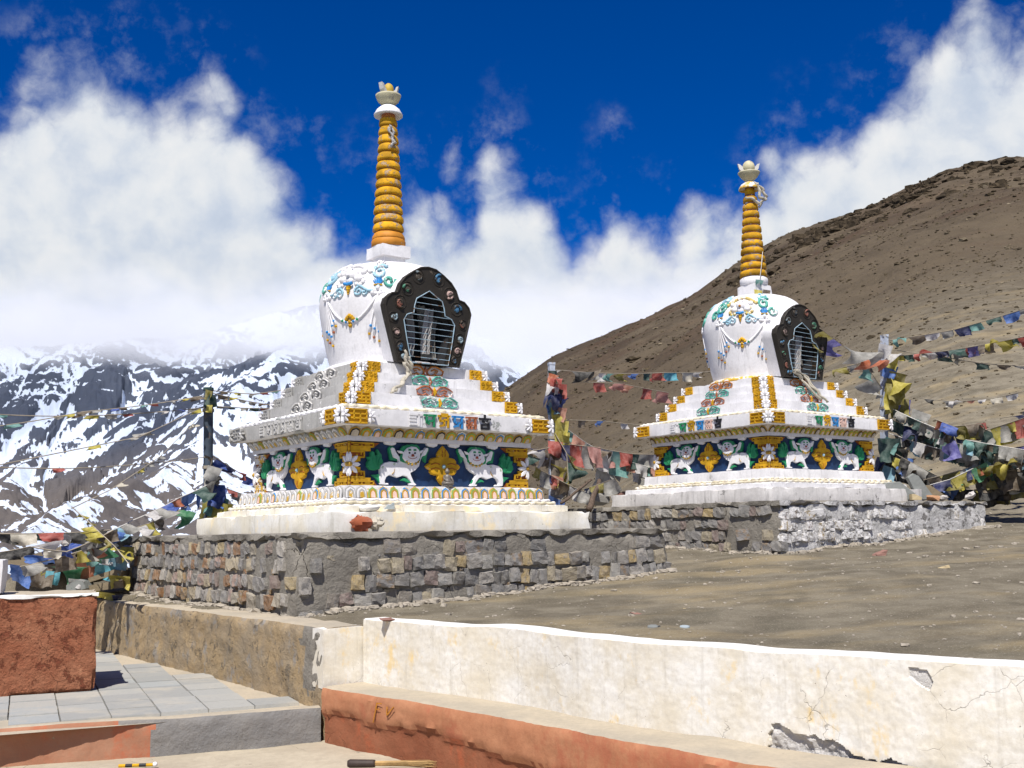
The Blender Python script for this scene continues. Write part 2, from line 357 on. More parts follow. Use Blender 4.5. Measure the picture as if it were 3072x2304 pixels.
YEL = (0.60, 0.34, 0.012)
M['yellow'] = paint('yellow_paint', (0.56, 0.31, 0.010), wear=0.06, under=(0.40, 0.31, 0.20), var=0.35, bump=0.6, rough=0.8)
M['spire_yellow'] = paint('spire_yellow', (0.52, 0.27, 0.008), wear=0.10, under=(0.34, 0.24, 0.15), var=0.45, bump=0.8, rough=0.85)
M['rope_cream'] = paint('rope_cream', (0.64, 0.575, 0.42), wear=0.12, under=(0.66, 0.64, 0.6))
M['yellow_worn'] = paint('yellow_paint_worn', (0.58, 0.35, 0.04), wear=0.16, under=(0.62, 0.60, 0.56))
M['mask_gold'] = paint('mask_gold', (0.55, 0.42, 0.14), wear=0.10, under=(0.66, 0.64, 0.58))
M['fret'] = paint('fret_groove', (0.27, 0.07, 0.006), wear=0.0)
M['orange'] = paint('orange_paint', (0.50, 0.20, 0.02), wear=0.04)
M['navy'] = paint('navy_paint', (0.010, 0.034, 0.095), wear=0.03, under=(0.03, 0.09, 0.18), var=0.4)
M['blue'] = paint('blue_paint', (0.03, 0.22, 0.52), wear=0.05, under=(0.6, 0.6, 0.6))
M['paleblue'] = paint('pale_blue_paint', (0.30, 0.50, 0.60), wear=0.12, under=(0.74, 0.74, 0.74))
M['green'] = paint('green_paint', (0.02, 0.24, 0.10), wear=0.02, under=(0.4, 0.5, 0.4))
M['teal'] = paint('teal_paint', (0.08, 0.34, 0.27), wear=0.10, under=(0.7, 0.72, 0.7))
M['leaf'] = paint('leaf_green', (0.20, 0.36, 0.10), wear=0.05, under=(0.6, 0.6, 0.55))
M['rust'] = paint('rust_paint', (0.34, 0.11, 0.05), wear=0.08, under=(0.7, 0.66, 0.62))
M['rust_orange'] = paint('rust_orange_paint', (0.44, 0.16, 0.03), wear=0.05, under=(0.7, 0.66, 0.62))
M['black'] = paint('black_paint', (0.018, 0.018, 0.022), wear=0.06, under=(0.4, 0.4, 0.4))
M['pink'] = paint('pink_paint', (0.72, 0.50, 0.42), wear=0.03)
M['lion'] = paint('lion_white', (0.72, 0.71, 0.72), wear=0.0, var=0.06, bump=0.12)
M['beam'] = plaster('beam_paint', (0.66, 0.645, 0.66), (0.58, 0.57, 0.59), streak=0.2, scale=2.2, bump=0.2)
M['frieze'] = paint('frieze_ground', (0.48, 0.42, 0.34), wear=0.10, under=(0.30, 0.28, 0.24))
M['frieze_worn'] = plaster('frieze_worn', (0.33, 0.29, 0.21), (0.22, 0.20, 0.16), chip=(0.50, 0.38, 0.14), chip_at=0.62, streak=0.2, scale=4.0, bump=0.8)
M['gold'] = paint('gold_brown', (0.40, 0.235, 0.03), wear=0.02)
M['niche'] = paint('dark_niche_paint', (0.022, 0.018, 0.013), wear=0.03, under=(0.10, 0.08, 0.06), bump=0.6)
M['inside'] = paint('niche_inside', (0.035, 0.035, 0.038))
for k_, c_ in dict(rust=(0.25, 0.10, 0.07), blue=(0.06, 0.17, 0.29), paleblue=(0.24, 0.32, 0.36), green=(0.06, 0.19, 0.12), pink=(0.40, 0.28, 0.25)).items(): M['dull_' + k_] = paint('dull_' + k_, c_, wear=0.16, under=(0.05, 0.04, 0.03))
M['grille'] = paint('grille_paint', (0.30, 0.42, 0.50), wear=0.10, under=(0.20, 0.12, 0.07), rough=0.45)
M['bowl'] = paint('weathered_finial', (0.50, 0.46, 0.30), wear=0.10, under=(0.28, 0.26, 0.2))
M['redneck'] = paint('red_brown_paint', (0.30, 0.09, 0.035), wear=0.05)
M['ringgap'] = paint('ring_gap', (0.45, 0.18, 0.10), wear=0.14, under=(0.72, 0.68, 0.66))
M['sunball'] = paint('finial_yellow', (0.48, 0.33, 0.05), wear=0.10, under=(0.4, 0.38, 0.3))
M['nose'] = paint('nose_brown', (0.30, 0.06, 0.03)); M['silver'] = new_mat('tarnished_silver', lambda t: ((0.13, 0.115, 0.10), t.bump(t.noise(t.pos(), 60, 3), 0.3, 0.004)), 0.42, 0.5)
M['wood'] = new_mat('old_wood', lambda t: (t.ramp(t.noise(t.mapping(t.obj(), (30, 30, 2)), 1, 6, 0.6), [(0.3, (0.05, 0.035, 0.025)), (0.7, (0.14, 0.10, 0.075))]), t.bump(t.noise(t.mapping(t.obj(), (40, 40, 2)), 1, 5), 0.5, 0.01)), 0.85)
M['steel_post'] = paint('steel_post', (0.045, 0.062, 0.085), wear=0.10, under=(0.10, 0.08, 0.07))
M['post_pale'] = paint('pale_post', (0.42, 0.46, 0.54), wear=0.12, under=(0.30, 0.28, 0.26))
M['cord'] = paint('cord_fibre', (0.30, 0.26, 0.20)); M['cord_white'] = paint('white_cord', (0.60, 0.58, 0.54))
M['wire'] = paint('dark_wire', (0.05, 0.05, 0.05)); M['broom'] = paint('broom_straw', (0.42, 0.28, 0.12), var=0.4); M['broom_grip'] = paint('broom_grip', (0.045, 0.03, 0.025), var=0.4)

def stone_fn(palette, lime=0.0, mortar=(0.21, 0.2, 0.19)):
    def fn(t):
        r = t.rand(); o = t.vmath('ADD', t.obj(), t.vmath('SCALE', t.add('ShaderNodeObjectInfo').outputs['Location'], scale=3.0))
        n = len(palette); base = t.ramp(r, [(i / n, c) for i, c in enumerate(palette)], 'CONSTANT')
        f = t.noise(o, 2.2, 8, 0.65); fine = t.noise(o, 9, 6, 0.7)
        c = t.mix(t.step(f, 0.35, 0.65), base, t.mix(0.5, base, (0.30, 0.27, 0.23)))
        c = t.mix(t.math('MULTIPLY', t.step(fine, 0.42, 0.72), 0.5), c, t.mix(0.6, base, (0.06, 0.055, 0.05)))
        c = t.mix(t.step(t.math('ADD', t.math('MULTIPLY', t.noise(o, 1.7, 8, 0.7), 0.8), t.math('MULTIPLY', r, 0.2)), 0.54, 0.62), c, mortar)
        if lime: c = t.mix(t.math('MULTIPLY', t.step(t.noise(o, 2.7, 9, 0.72), 0.40, 0.52), lime), c, (0.66, 0.65, 0.64))
        return c, t.bump(t.math('ADD', f, t.math('MULTIPLY', fine, 0.6)), 0.8, 0.02)
    return fn
PAL = [(0.19, 0.185, 0.175), (0.33, 0.285, 0.20), (0.25, 0.245, 0.235), (0.31, 0.30, 0.275), (0.20, 0.15, 0.135), (0.36, 0.27, 0.13), (0.16, 0.16, 0.16), (0.28, 0.255, 0.215), (0.23, 0.225, 0.215), (0.35, 0.33, 0.30), (0.22, 0.195, 0.165), (0.18, 0.175, 0.165), (0.27, 0.26, 0.24), (0.235, 0.165, 0.10)]
PAL_WARM = [(0.38, 0.32, 0.22), (0.24, 0.125, 0.055), (0.31, 0.275, 0.215), (0.40, 0.32, 0.18), (0.23, 0.175, 0.15), (0.22, 0.21, 0.20), (0.36, 0.335, 0.295), (0.27, 0.175, 0.08), (0.30, 0.28, 0.25), (0.33, 0.23, 0.19), (0.26, 0.25, 0.23), (0.20, 0.19, 0.18)]
M['stone'] = new_mat('wall_stone', stone_fn(PAL), 0.9); M['stone_warm'] = new_mat('wall_stone_warm', stone_fn(PAL_WARM), 0.9)
M['stone_lime'] = new_mat('limewashed_stone', stone_fn(PAL, 0.9), 0.9)
M['ground_stone'] = new_mat('loose_stone', stone_fn([(0.34, 0.30, 0.24), (0.30, 0.20, 0.17), (0.42, 0.40, 0.37), (0.25, 0.24, 0.22), (0.40, 0.30, 0.19), (0.28, 0.30, 0.31)], mortar=(0.27, 0.23, 0.18)), 0.9)
def flat_stone(name, c): 
    return new_mat(name, lambda t: (t.mix(t.noise(t.obj(), 7, 8, 0.7), scaled(c, 0.65), scaled(c, 1.3)), t.bump(t.noise(t.obj(), 14, 8, 0.7), 0.6, 0.02)), 0.88)
M['slate'] = flat_stone('grey_green_slate', (0.20, 0.21, 0.20)); M['slate_brown'] = flat_stone('brown_slate', (0.20, 0.16, 0.105))
M['rock_red'] = flat_stone('reddish_rock', (0.27, 0.15, 0.12)); M['rock_orange'] = flat_stone('orange_rock', (0.40, 0.22, 0.12)); M['rock_pale'] = flat_stone('pale_rock', (0.52, 0.49, 0.46))
M['rock_yellow'] = flat_stone('yellow_rock', (0.46, 0.37, 0.22)); M['rock_grey'] = flat_stone('grey_rock', (0.24, 0.23, 0.21)); M['rock_blue'] = flat_stone('blue_painted_stone', (0.33, 0.38, 0.40))
def paver_fn(t):
    r = t.rand(); o = t.pos()
    b = t.ramp(r, [(0.0, (0.273, 0.273, 0.257)), (0.25, (0.332, 0.332, 0.312)), (0.45, (0.248, 0.253, 0.244)), (0.6, (0.360, 0.352, 0.319)), (0.8, (0.307, 0.328, 0.328)), (0.92, (0.329, 0.317, 0.284))], 'CONSTANT')
    f = t.noise(o, 3, 8, 0.65); fine = t.noise(o, 30, 6, 0.7)
    b = t.mix(0.45, b, (0.30, 0.30, 0.28))
    c = t.mix(t.math('MULTIPLY', t.step(f, 0.45, 0.7), 0.6), b, (0.433, 0.392, 0.319))
    c = t.mix(t.math('MULTIPLY', t.step(fine, 0.5, 0.75), 0.4), c, (0.182, 0.182, 0.174))
    return c, t.bump(t.math('ADD', f, fine), 0.4, 0.008)
M['paver'] = new_mat('slate_paver', paver_fn, 0.75)

def ground_fn(t):
    p = t.pos(); big = t.noise(p, 0.35, 8, 0.6); mid = t.noise(p, 2.2, 8, 0.65); fine = t.noise(p, 38, 9, 0.78)
    far = t.step(t.xyz(p)[1], 24, 60)
    c = t.mix(t.step(mid, 0.34, 0.66), (0.123, 0.105, 0.076), (0.208, 0.182, 0.134))
    c = t.mix(t.math('MULTIPLY', t.step(t.noise(t.mapping(p, (0.5, 1.0, 1)), 0.9, 6, 0.6), 0.50, 0.66), 0.60), c, (0.298, 0.234, 0.133))
    c = t.mix(t.math('MULTIPLY', t.step(t.noise(p, 1.3, 7, 0.65), 0.50, 0.68), 0.55), c, (0.089, 0.079, 0.057))
    c = t.mix(t.math('MULTIPLY', t.step(fine, 0.48, 0.76), 0.6), c, (0.073, 0.064, 0.047))
    c = t.mix(t.math('MULTIPLY', t.step(t.noise(p, 75, 5, 0.6), 0.58, 0.66), 0.65), c, (0.344, 0.319, 0.251))
    # the hillside: brown scree, redder bands, dark crags under the ridge
    hp = t.mapping(p, (0.6, 0.6, 1.0))
    hb = t.noise(hp, 0.045, 9, 0.62); hm = t.noise(hp, 0.4, 9, 0.68)
    hc = t.mix(t.step(hb, 0.38, 0.62), (0.091, 0.068, 0.046), (0.125, 0.099, 0.067))
    hc = t.mix(t.math('MULTIPLY', t.step(t.noise(t.mapping(p, (0.025, 0.053, 0.048)), 1.0, 7, 0.65), 0.50, 0.64), 0.6), hc, (0.080, 0.046, 0.030))
    hc = t.mix(t.math('MULTIPLY', t.step(hm, 0.44, 0.68), 0.6), hc, (0.044, 0.034, 0.024))
    hc = t.mix(t.math('MULTIPLY', t.step(t.noise(p, 3.0, 6, 0.7), 0.60, 0.72), 0.55), hc, (0.166, 0.134, 0.097))
    dk = t.math('MULTIPLY', t.step(t.noise(t.mapping(p, (0.022, 0.035, 0.035)), 1.0, 8, 0.68), 0.47, 0.60), t.step(t.xyz(p)[1], 95, 150))
    hc = t.mix(t.math('MULTIPLY', dk, 0.65), hc, (0.052, 0.040, 0.028))
    hc = t.mix(t.math('MULTIPLY', t.step(t.noise(t.mapping(p, (0.010, 0.045, 0.03), (0, 0, R(25))), 1.0, 5, 0.55), 0.50, 0.60), 0.35), hc, (0.150, 0.118, 0.078))
    c = t.mix(far, c, hc)
    h = t.math('ADD', t.math('MULTIPLY', mid, 0.6), fine)
    n1 = t.bump(h, 0.6, 0.03)
    hh = t.math('ADD', t.math('MULTIPLY', t.noise(p, 0.8, 9, 0.72), 1.0), t.math('MULTIPLY', t.noise(p, 0.25, 6, 0.6), 1.5))
    return c, t.bump(t.math('MULTIPLY', hh, far), 0.9, 0.6, n1)
M['ground'] = new_mat('bare_earth', ground_fn, 0.95, 0.1)
def rubble_fn(t):
    p = t.pos(); n = t.voro(p, 0.9, out=1); v = t.xyz(n)[0]
    c = t.ramp(v, [(0.0, (0.050, 0.038, 0.025)), (0.4, (0.083, 0.064, 0.039)), (0.7, (0.118, 0.092, 0.058)), (0.93, (0.177, 0.144, 0.097)), (1.0, (0.236, 0.197, 0.137))])
    return t.mix(t.math('MULTIPLY', t.noise(p, 6, 6, 0.7), 0.5), c, (0.059, 0.047, 0.030)), t.bump(t.noise(p, 8, 6, 0.7), 0.5, 0.03)
M['rubble'] = new_mat('scree_rock', rubble_fn, 0.95, 0.1)
def crag_fn(t):
    p = t.pos(); f = t.noise(p, 0.9, 9, 0.7)
    return t.mix(t.step(f, 0.35, 0.65), (0.027, 0.021, 0.014), (0.077, 0.058, 0.037)), t.bump(f, 0.9, 0.5)
M['crag'] = new_mat('dark_crag_rock', crag_fn, 0.95, 0.1)

CL = {}
def cloth(name, c):
    g_ = sum(c) / 3; c = tuple(x * 0.90 + (g_ * 0.6 + 0.08) * 0.10 for x in c)
    m = bpy.data.materials.new('cloth_' + name); m.use_nodes = True; t = NT(m.node_tree); b = t.n['Principled BSDF']
    o = t.vmath('ADD', t.obj(), t.vmath('SCALE', t.add('ShaderNodeObjectInfo').outputs['Location'], scale=2.0))
    f = t.noise(o, 3.0, 5, 0.6); pr = t.noise(t.mapping(o, (6, 6, 30)), 1.0, 3, 0.6)
    cc = t.mix(t.step(f, 0.3, 0.7), scaled(c, 0.75), t.mix(0.25, scaled(c, 1.25), (0.5, 0.48, 0.44)))
    cc = t.mix(t.math('MULTIPLY', t.step(pr, 0.56, 0.62), 0.30), cc, scaled(c, 0.4))
    t.l.new(cc, b.inputs['Base Color']); b.inputs['Roughness'].default_value = 0.9; b.inputs['Specular IOR Level'].default_value = 0.1
    tr = t.add('ShaderNodeBsdfTranslucent'); t.l.new(cc, tr.inputs[0]); mx_ = t.add('ShaderNodeMixShader'); mx_.inputs[0].default_value = 0.38
    t.l.new(b.outputs[0], mx_.inputs[1]); t.l.new(tr.outputs[0], mx_.inputs[2]); t.l.new(mx_.outputs[0], t.n['Material Output'].inputs[0])
    CL[name] = m
for n_, c_ in dict(blue=(0.03, 0.09, 0.40), royal=(0.05, 0.16, 0.50), sky=(0.22, 0.44, 0.56), white=(0.60, 0.58, 0.57), grey=(0.36, 0.35, 0.32), red=(0.42, 0.07, 0.05), orange=(0.55, 0.15, 0.06), pink=(0.50, 0.22, 0.19), salmon=(0.46, 0.20, 0.13),
                   green=(0.04, 0.24, 0.10), dgreen=(0.03, 0.09, 0.075), teal=(0.13, 0.33, 0.30), yellow=(0.52, 0.44, 0.04), olive=(0.26, 0.22, 0.03), violet=(0.12, 0.11, 0.38), navy=(0.015, 0.025, 0.12), dark=(0.03, 0.03, 0.03), brown=(0.16, 0.12, 0.08), cream=(0.62, 0.57, 0.46), cyan=(0.10, 0.46, 0.58)).items(): cloth(n_, c_)
# ------------------------------------------------------------------ numpy noise for terrain
def vnoise(x, y, seed=0):
    xi = np.floor(x).astype(np.int64); yi = np.floor(y).astype(np.int64); xf = x - xi; yf = y - yi
    def h(a, b):
        n = (a * 374761393 + b * 668265263 + seed * 1442695041) & 0x7fffffff
        n = ((n ^ (n >> 13)) * 1274126177) & 0x7fffffff
        return ((n ^ (n >> 16)) & 0xffff) / 65535.0
    u = xf * xf * xf * (xf * (xf * 6 - 15) + 10); v = yf * yf * yf * (yf * (yf * 6 - 15) + 10)
    return (h(xi, yi) * (1 - u) + h(xi + 1, yi) * u) * (1 - v) + (h(xi, yi + 1) * (1 - u) + h(xi + 1, yi + 1) * u) * v
def nfbm(x, y, oct_=5, seed=0, ridge=False, gain=0.5):
    s = 0; a = 1; tot = 0
    for i in range(oct_):
        c, n_ = math.cos(i * 1.1), math.sin(i * 1.1); k = 2.03 ** i
        v = vnoise((x * c - y * n_) * k + i * 17.3, (x * n_ + y * c) * k - i * 9.1, seed + i)
        if ridge: v = 1 - np.abs(2 * v - 1)
        s = s + a * v; tot += a; a *= gain
    return s / tot
def sheet(name, X, Y, Z, mats, smooth=True, matidx=None):
    r_, c_ = X.shape; vs = np.stack([X, Y, Z], -1).reshape(-1, 3)
    i = np.arange(r_ - 1)[:, None] * c_ + np.arange(c_ - 1)[None, :]
    f = np.stack([i, i + 1, i + c_ + 1, i + c_], -1).reshape(-1, 4)
    me = bpy.data.meshes.new(name); me.vertices.add(len(vs)); me.vertices.foreach_set('co', vs.ravel())
    me.loops.add(f.size); me.loops.foreach_set('vertex_index', f.ravel().astype(np.int32))
    me.polygons.add(len(f)); me.polygons.foreach_set('loop_start', np.arange(0, f.size, 4, dtype=np.int32)); me.polygons.foreach_set('loop_total', np.full(len(f), 4, dtype=np.int32))
    me.polygons.foreach_set('use_smooth', np.full(len(f), smooth))
    if matidx is not None: me.polygons.foreach_set('material_index', matidx.ravel().astype(np.int32))
    me.update(calc_edges=True); me.validate()
    return link(name, me, mats)

# retaining wall line (front faces), far left end -> near right end
TAN = [(-5.4, 13.6), (-4.63, 12.5), (-3.6, 11.13), (-2.6, 9.80), (-1.36, 8.0)]
WHT = [(-1.10, 8.13), (-0.55, 7.55), (-0.004, 7.03), (0.42, 6.45), (0.80, 6.02), (1.316, 5.535), (1.798, 5.12), (2.22, 4.83), (2.9, 4.40), (3.8, 3.9)]
RET = [(-1.36, 7.98), (-1.10, 8.15)]
WALLLINE = np.array(TAN + [(-1.1, 8.14)] + WHT[1:] + [(7.0, 2.2)])
def side_dist(x, y):
    """signed distance to the wall line: positive on the terrace side"""
    best = np.full(x.shape, 1e9); sg = np.ones(x.shape)
    for (ax, ay), (bx, by) in zip(WALLLINE[:-1], WALLLINE[1:]):
        dx_, dy_ = bx - ax, by - ay; L = dx_ * dx_ + dy_ * dy_
        k = np.clip(((x - ax) * dx_ + (y - ay) * dy_) / L, 0, 1); px_, py_ = ax + k * dx_, ay + k * dy_
        d = np.hypot(x - px_, y - py_); s_ = np.sign(dx_ * (y - ay) - dy_ * (x - ax))
        m_ = d < best; best = np.where(m_, d, best); sg = np.where(m_, s_, sg)
    return best * sg
SKYU = np.array([-0.6, -0.3, -0.15, -0.028, -0.003, 0.04, 0.079, 0.126, 0.17, 0.209, 0.258, 0.302, 0.333, 0.368, 0.413, 0.456, 0.484, 0.6, 1.0])
SKYT = np.array([-0.10, -0.02, 0.045, 0.1135, 0.1292, 0.1572, 0.1738, 0.1968, 0.2178, 0.2413, 0.2691, 0.2861, 0.2989, 0.314, 0.3289, 0.3363, 0.3404, 0.36, 0.40])
RIDGE, FOOT = 200.0, 6.5
def ground_z(x, y):
    x = np.asarray(x, float); y = np.asarray(y, float); u = x / np.maximum(y, 3.0)
    z = -1.144 + 0.035 * x + 0.055 * y
    z = z - np.clip(-u - 0.12, 0, 1) * np.clip(y - 14.5, 0, None) * 0.75 - np.clip(y - 60, 0, None) * 0.05
    z = z + (nfbm(x * 0.6, y * 0.6, 4, 3) - 0.5) * 0.12 + (nfbm(x * 3.1, y * 3.1, 3, 8) - 0.5) * 0.03
    ts = np.interp(u, SKYU, SKYT) + FOOT / RIDGE
    yy = np.minimum(y, RIDGE); hz = ts * yy - FOOT
    hz = hz - np.clip(y - RIDGE, 0, None) * 0.35
    far = np.clip((y - 18) / 60, 0, 1)
    hz = hz + far * ((nfbm(x * 0.055, y * 0.055, 5, 21) - 0.5) * 3.2 * np.clip(1.2 - np.abs(y - 110) / 95, 0.05, 1) + (nfbm(x * 0.4, y * 0.4, 4, 5, True) - 0.55) * 0.45)
    crag = np.clip((y - 120) / 50, 0, 1) * np.clip((u - 0.12) / 0.1, 0, 1) * np.clip(nfbm(x * 0.03 + 3, y * 0.05, 3, 44) * 2.4 - 0.75, 0, 1)
    hz = hz + crag * (nfbm(x * 0.16, y * 0.22, 5, 61, True) - 0.62) * 1.8 + (nfbm((x - y * 0.45) * 0.05, (y + x) * 0.008, 3, 71) - 0.5) * 2.2 * far
    k = 0.6; h = np.clip(0.5 + 0.5 * (hz - z) / k, 0, 1)
    return z * (1 - h) + hz * h + k * h * (1 - h)
def build_ground():
    ys = np.concatenate([np.arange(2.0, 22, 0.09), 22 * (262 / 22) ** np.linspace(0, 1, 190)[1:]])
    cs = np.linspace(-9, 16, 330)
    Y = np.repeat(ys[:, None], len(cs), 1); X = cs[None, :] * np.maximum(1, ys[:, None] / 20)
    Z = ground_z(X, Y)
    d = side_dist(X, Y); low = np.clip((0.10 - d) / 0.12, 0, 1) * (Y < 40)
    Z = Z * (1 - low) + np.minimum(Z, -1.75) * low
    return tag(sheet('ground', X, Y, Z, M['ground']), kind='structure')
build_ground()
# wide valley floor far below, reaching the horizon
vb = MB(); vb.poly([(-30000, 150, -260), (30000, 150, -260), (30000, 36000, -260), (-30000, 36000, -260)])
tag(vb.build('valley', M['ground']), kind='structure')

# ------------------------------------------------------------------ snow mountain across the valley
SPURS = [  # crest lines (picture place, distance): each spur falls away on both sides in buttresses and gullies
    [(860, 640, 4700), (700, 690, 4400), (600, 752, 4050), (520, 850, 3600), (420, 955, 3200), (290, 1040, 2750), (150, 1115, 2350), (0, 1170, 2000), (-160, 1215, 1750)],
    [(700, 650, 4900), (540, 690, 4600), (400, 715, 4350), (250, 740, 4200), (100, 750, 4100), (-60, 760, 4000), (-260, 740, 4000)],
    [(250, 740, 4200), (170, 860, 3800), (80, 960, 3500), (15, 1030, 3250)],
    [(440, 720, 4350), (380, 830, 3950), (330, 900, 3650)],
    [(800, 680, 4500), (700, 780, 4050), (620, 890, 3600), (570, 1010, 3150), (540, 1130, 2700), (500, 1200, 2400)],
    [(420, 955, 3200), (470, 1040, 2850), (480, 1120, 2500)],
    [(760, 700, 5300), (900, 760, 5200), (1010, 790, 5050), (1085, 765, 4900), (1170, 775, 4800), (1300, 730, 4800)]]
def mountain():
    us = np.linspace(-0.66, 0.14, 800); ys = 1500 * (5500 / 1500) ** np.linspace(0, 1, 420)
    Y = np.repeat(ys[:, None], len(us), 1); X = us[None, :] * Y
    wx = (nfbm(X / 420, Y / 420, 4, 5) - 0.5) * 230; wy = (nfbm(X / 420 + 50, Y / 420, 4, 6) - 0.5) * 230
    Xw, Yw = X + wx, Y + wy; z = np.full(X.shape, -1e9); S = np.zeros(X.shape); D = np.zeros(X.shape)
    for n, sp in enumerate(SPURS):
        P = [at(x * 1.38879, y * 1.38879, d) for x, y, d in sp]; s0 = n * 7000.0
        for a, b in zip(P[:-1], P[1:]):
            dx_, dy_ = b.x - a.x, b.y - a.y; L2 = dx_ * dx_ + dy_ * dy_; L = math.sqrt(L2)
            k = np.clip(((Xw - a.x) * dx_ + (Yw - a.y) * dy_) / L2, 0, 1); d = np.hypot(Xw - a.x - k * dx_, Yw - a.y - k * dy_)
            side = np.sign(dx_ * (Yw - a.y) - dy_ * (Xw - a.x))
            h = a.z + (b.z - a.z) * k - 0.60 * d - 0.00010 * d * d
            m = h > z; z = np.where(m, h, z); S = np.where(m, s0 + k * L + side * 40000, S); D = np.where(m, d, D); s0 += L
    S = S + (nfbm(X / 150, Y / 150, 4, 91) - 0.5) * 260; rib = nfbm(S / 120, D / 900 + 3, 4, 9, True, 0.5); rib2 = nfbm(S / 38, D / 300, 3, 19, True, 0.55); rib3 = nfbm(S / 15, D / 140, 3, 29, True, 0.6)
    z = z + (rib - 0.55) * np.minimum(D, 320) * 0.42 + (rib2 - 0.5) * np.minimum(D, 120) * 0.12
    z = z + (nfbm(X / 70, Y / 70, 5, 77, True) - 0.5) * 22
    z = np.maximum(z, -200 + (Y - 1500) * 0.03)
    gy, gx = np.gradient(z); 
    lap = z - (np.roll(z, 3, 1) + np.roll(z, -3, 1) + np.roll(z, 3, 0) + np.roll(z, -3, 0)) / 4
    el_ = z / Y
    snow = -lap * 0.055 - (rib - 0.5) * 1.5 - (rib2 - 0.5) * 1.5 - (rib3 - 0.5) * 1.2 + (nfbm(X / 330, Y / 330, 4, 41) - 0.5) * 1.7 + (nfbm(X / 60, Y / 60, 4, 43) - 0.5) * 0.9 + (el_ - 0.055) * 2.6 + 0.48 + np.where(X / Y > -0.08, 0.5, 0)
    o = sheet('snow_mountain', X, Y, z, M['snowrock'])
    at_ = o.data.attributes.new('snow', 'FLOAT', 'POINT'); at_.data.foreach_set('value', snow.astype(np.float32).ravel())
    return o
def snowrock_fn(t):
    p = t.pos(); k = t.mapping(p, (0.001, 0.001, 0.001)); z = t.xyz(p)[2]
    a = t.add('ShaderNodeAttribute'); a.attribute_name = 'snow'
    big = t.noise(k, 4.0, 5, 0.55); fine = t.noise(k, 42, 8, 0.68)
    m = t.step(t.math('ADD', a.outputs['Fac'], t.math('MULTIPLY', t.math('SUBTRACT', fine, 0.5), 1.3)), -0.05, 0.07)
    rock = t.mix(t.step(t.math('ADD', z, t.math('MULTIPLY', big, 260.0)), 250.0, 480.0), (0.115, 0.098, 0.088), (0.058, 0.075, 0.115))  # bluer rock higher up: cloud shadow painted into the colour
    rock = t.mix(t.math('MULTIPLY', fine, 0.6), rock, (0.045, 0.047, 0.056))
    return t.mix(m, rock, (0.56, 0.63, 0.75)), t.bump(fine, 0.5, 9.0)  # snow colour carries a painted-in blue shade
M['snowrock'] = new_mat('snow_and_rock', snowrock_fn, 0.8, 0.2)
tag(mountain(), kind='structure')

# ------------------------------------------------------------------ loose rocks
def rock_mesh(name, seed, cuts=1, sq=0.75, jag=0.16):
    bm = bmesh.new(); bmesh.ops.create_cube(bm, size=1.0)
    bmesh.ops.subdivide_edges(bm, edges=bm.edges, cuts=cuts, use_grid_fill=True)
    r0 = random.Random(seed)
    for v in bm.verts:
        s_ = v.co.copy(); n_ = s_.normalized() * 0.62
        v.co = s_.lerp(n_, 1 - sq) + Vector((r0.uniform(-jag, jag), r0.uniform(-jag, jag), r0.uniform(-jag, jag))) * 0.7
    me = bpy.data.meshes.new(name); bm.to_mesh(me); bm.free(); return me
BLOCKS = [rock_mesh('stone_block', i, 2, 0.86, 0.065) for i in range(12)]
ROCKS = [rock_mesh('rock', 50 + i, 1, 0.45, 0.22) for i in range(8)]
def scatter(name, pts, sizes, mats, seed=1, flat=0.6, mids=None):
    """many small rocks in one mesh"""
    bv = []; bf = []
    for r_ in ROCKS:
        bv.append(np.array([v.co for v in r_.vertices])); bf.append(np.array([list(p.vertices) for p in r_.polygons]))
    g_ = np.random.default_rng(seed); V = []; Fs = []; off = 0
    for i, (p, s_) in enumerate(zip(pts, sizes)):
        k = int(g_.integers(len(ROCKS))); a = g_.uniform(0, 6.28); c, n_ = math.cos(a), math.sin(a)
        v = bv[k] * np.array([g_.uniform(0.7, 1.3), g_.uniform(0.7, 1.3), flat * g_.uniform(0.6, 1.2)]) * s_
        V.append(np.stack([v[:, 0] * c - v[:, 1] * n_, v[:, 0] * n_ + v[:, 1] * c, v[:, 2]], -1) + np.array(p)); Fs.append(bf[k] + off); off += len(v)
    V = np.concatenate(V); Fq = np.concatenate(Fs)
    me = bpy.data.meshes.new(name); me.from_pydata(V.tolist(), [], Fq.tolist()); me.update()
    return tag(link(name, me, mats), kind='stuff')
g0 = np.random.default_rng(5)
N = 15000                              # hillside scree
yy = 20 * (225 / 20) ** g0.random(N) ** 0.8; uu = g0.uniform(-0.22, 0.60, N); xx = uu * yy
sz = (0.04 + 0.12 * g0.random(N) ** 4) * np.clip(yy / 42, 0.7, 3.0) * np.where(g0.random(N) < 0.012, 2.4, 1)
scatter('scree', np.stack([xx, yy, ground_z(xx, yy) + sz * 0.05], -1), sz, M['rubble'], 2)
N = 900                                # crags below the ridge
yy = g0.uniform(110, 172, N); uu = np.clip(g0.normal(0.36, 0.08, N), 0.16, 0.6); xx = uu * yy
keep = nfbm(xx * 0.03 + 3, yy * 0.05, 3, 44) > 0.50; xx, yy = xx[keep], yy[keep]
sz = (0.4 + 1.5 * g0.random(len(xx)) ** 2.6) * np.where(yy > 170, 0.5, 1)
scatter('crag_rocks', np.stack([xx, yy, ground_z(xx, yy) - sz * 0.05], -1), sz, M['crag'], 3, 0.7)
N = 5000                               # pebbles on the terrace
yy = g0.uniform(4.5, 22, N); xx = g0.uniform(-2.4, 10.5, N); keep = side_dist(xx, yy) > 0.42; xx, yy = xx[keep], yy[keep]
sz = 0.006 + 0.016 * g0.random(len(xx)) ** 2 + 0.045 * g0.random(len(xx)) ** 14
scatter('gravel', np.stack([xx, yy, ground_z(xx, yy) + sz * 0.1], -1), sz, M['ground_stone'], 4)

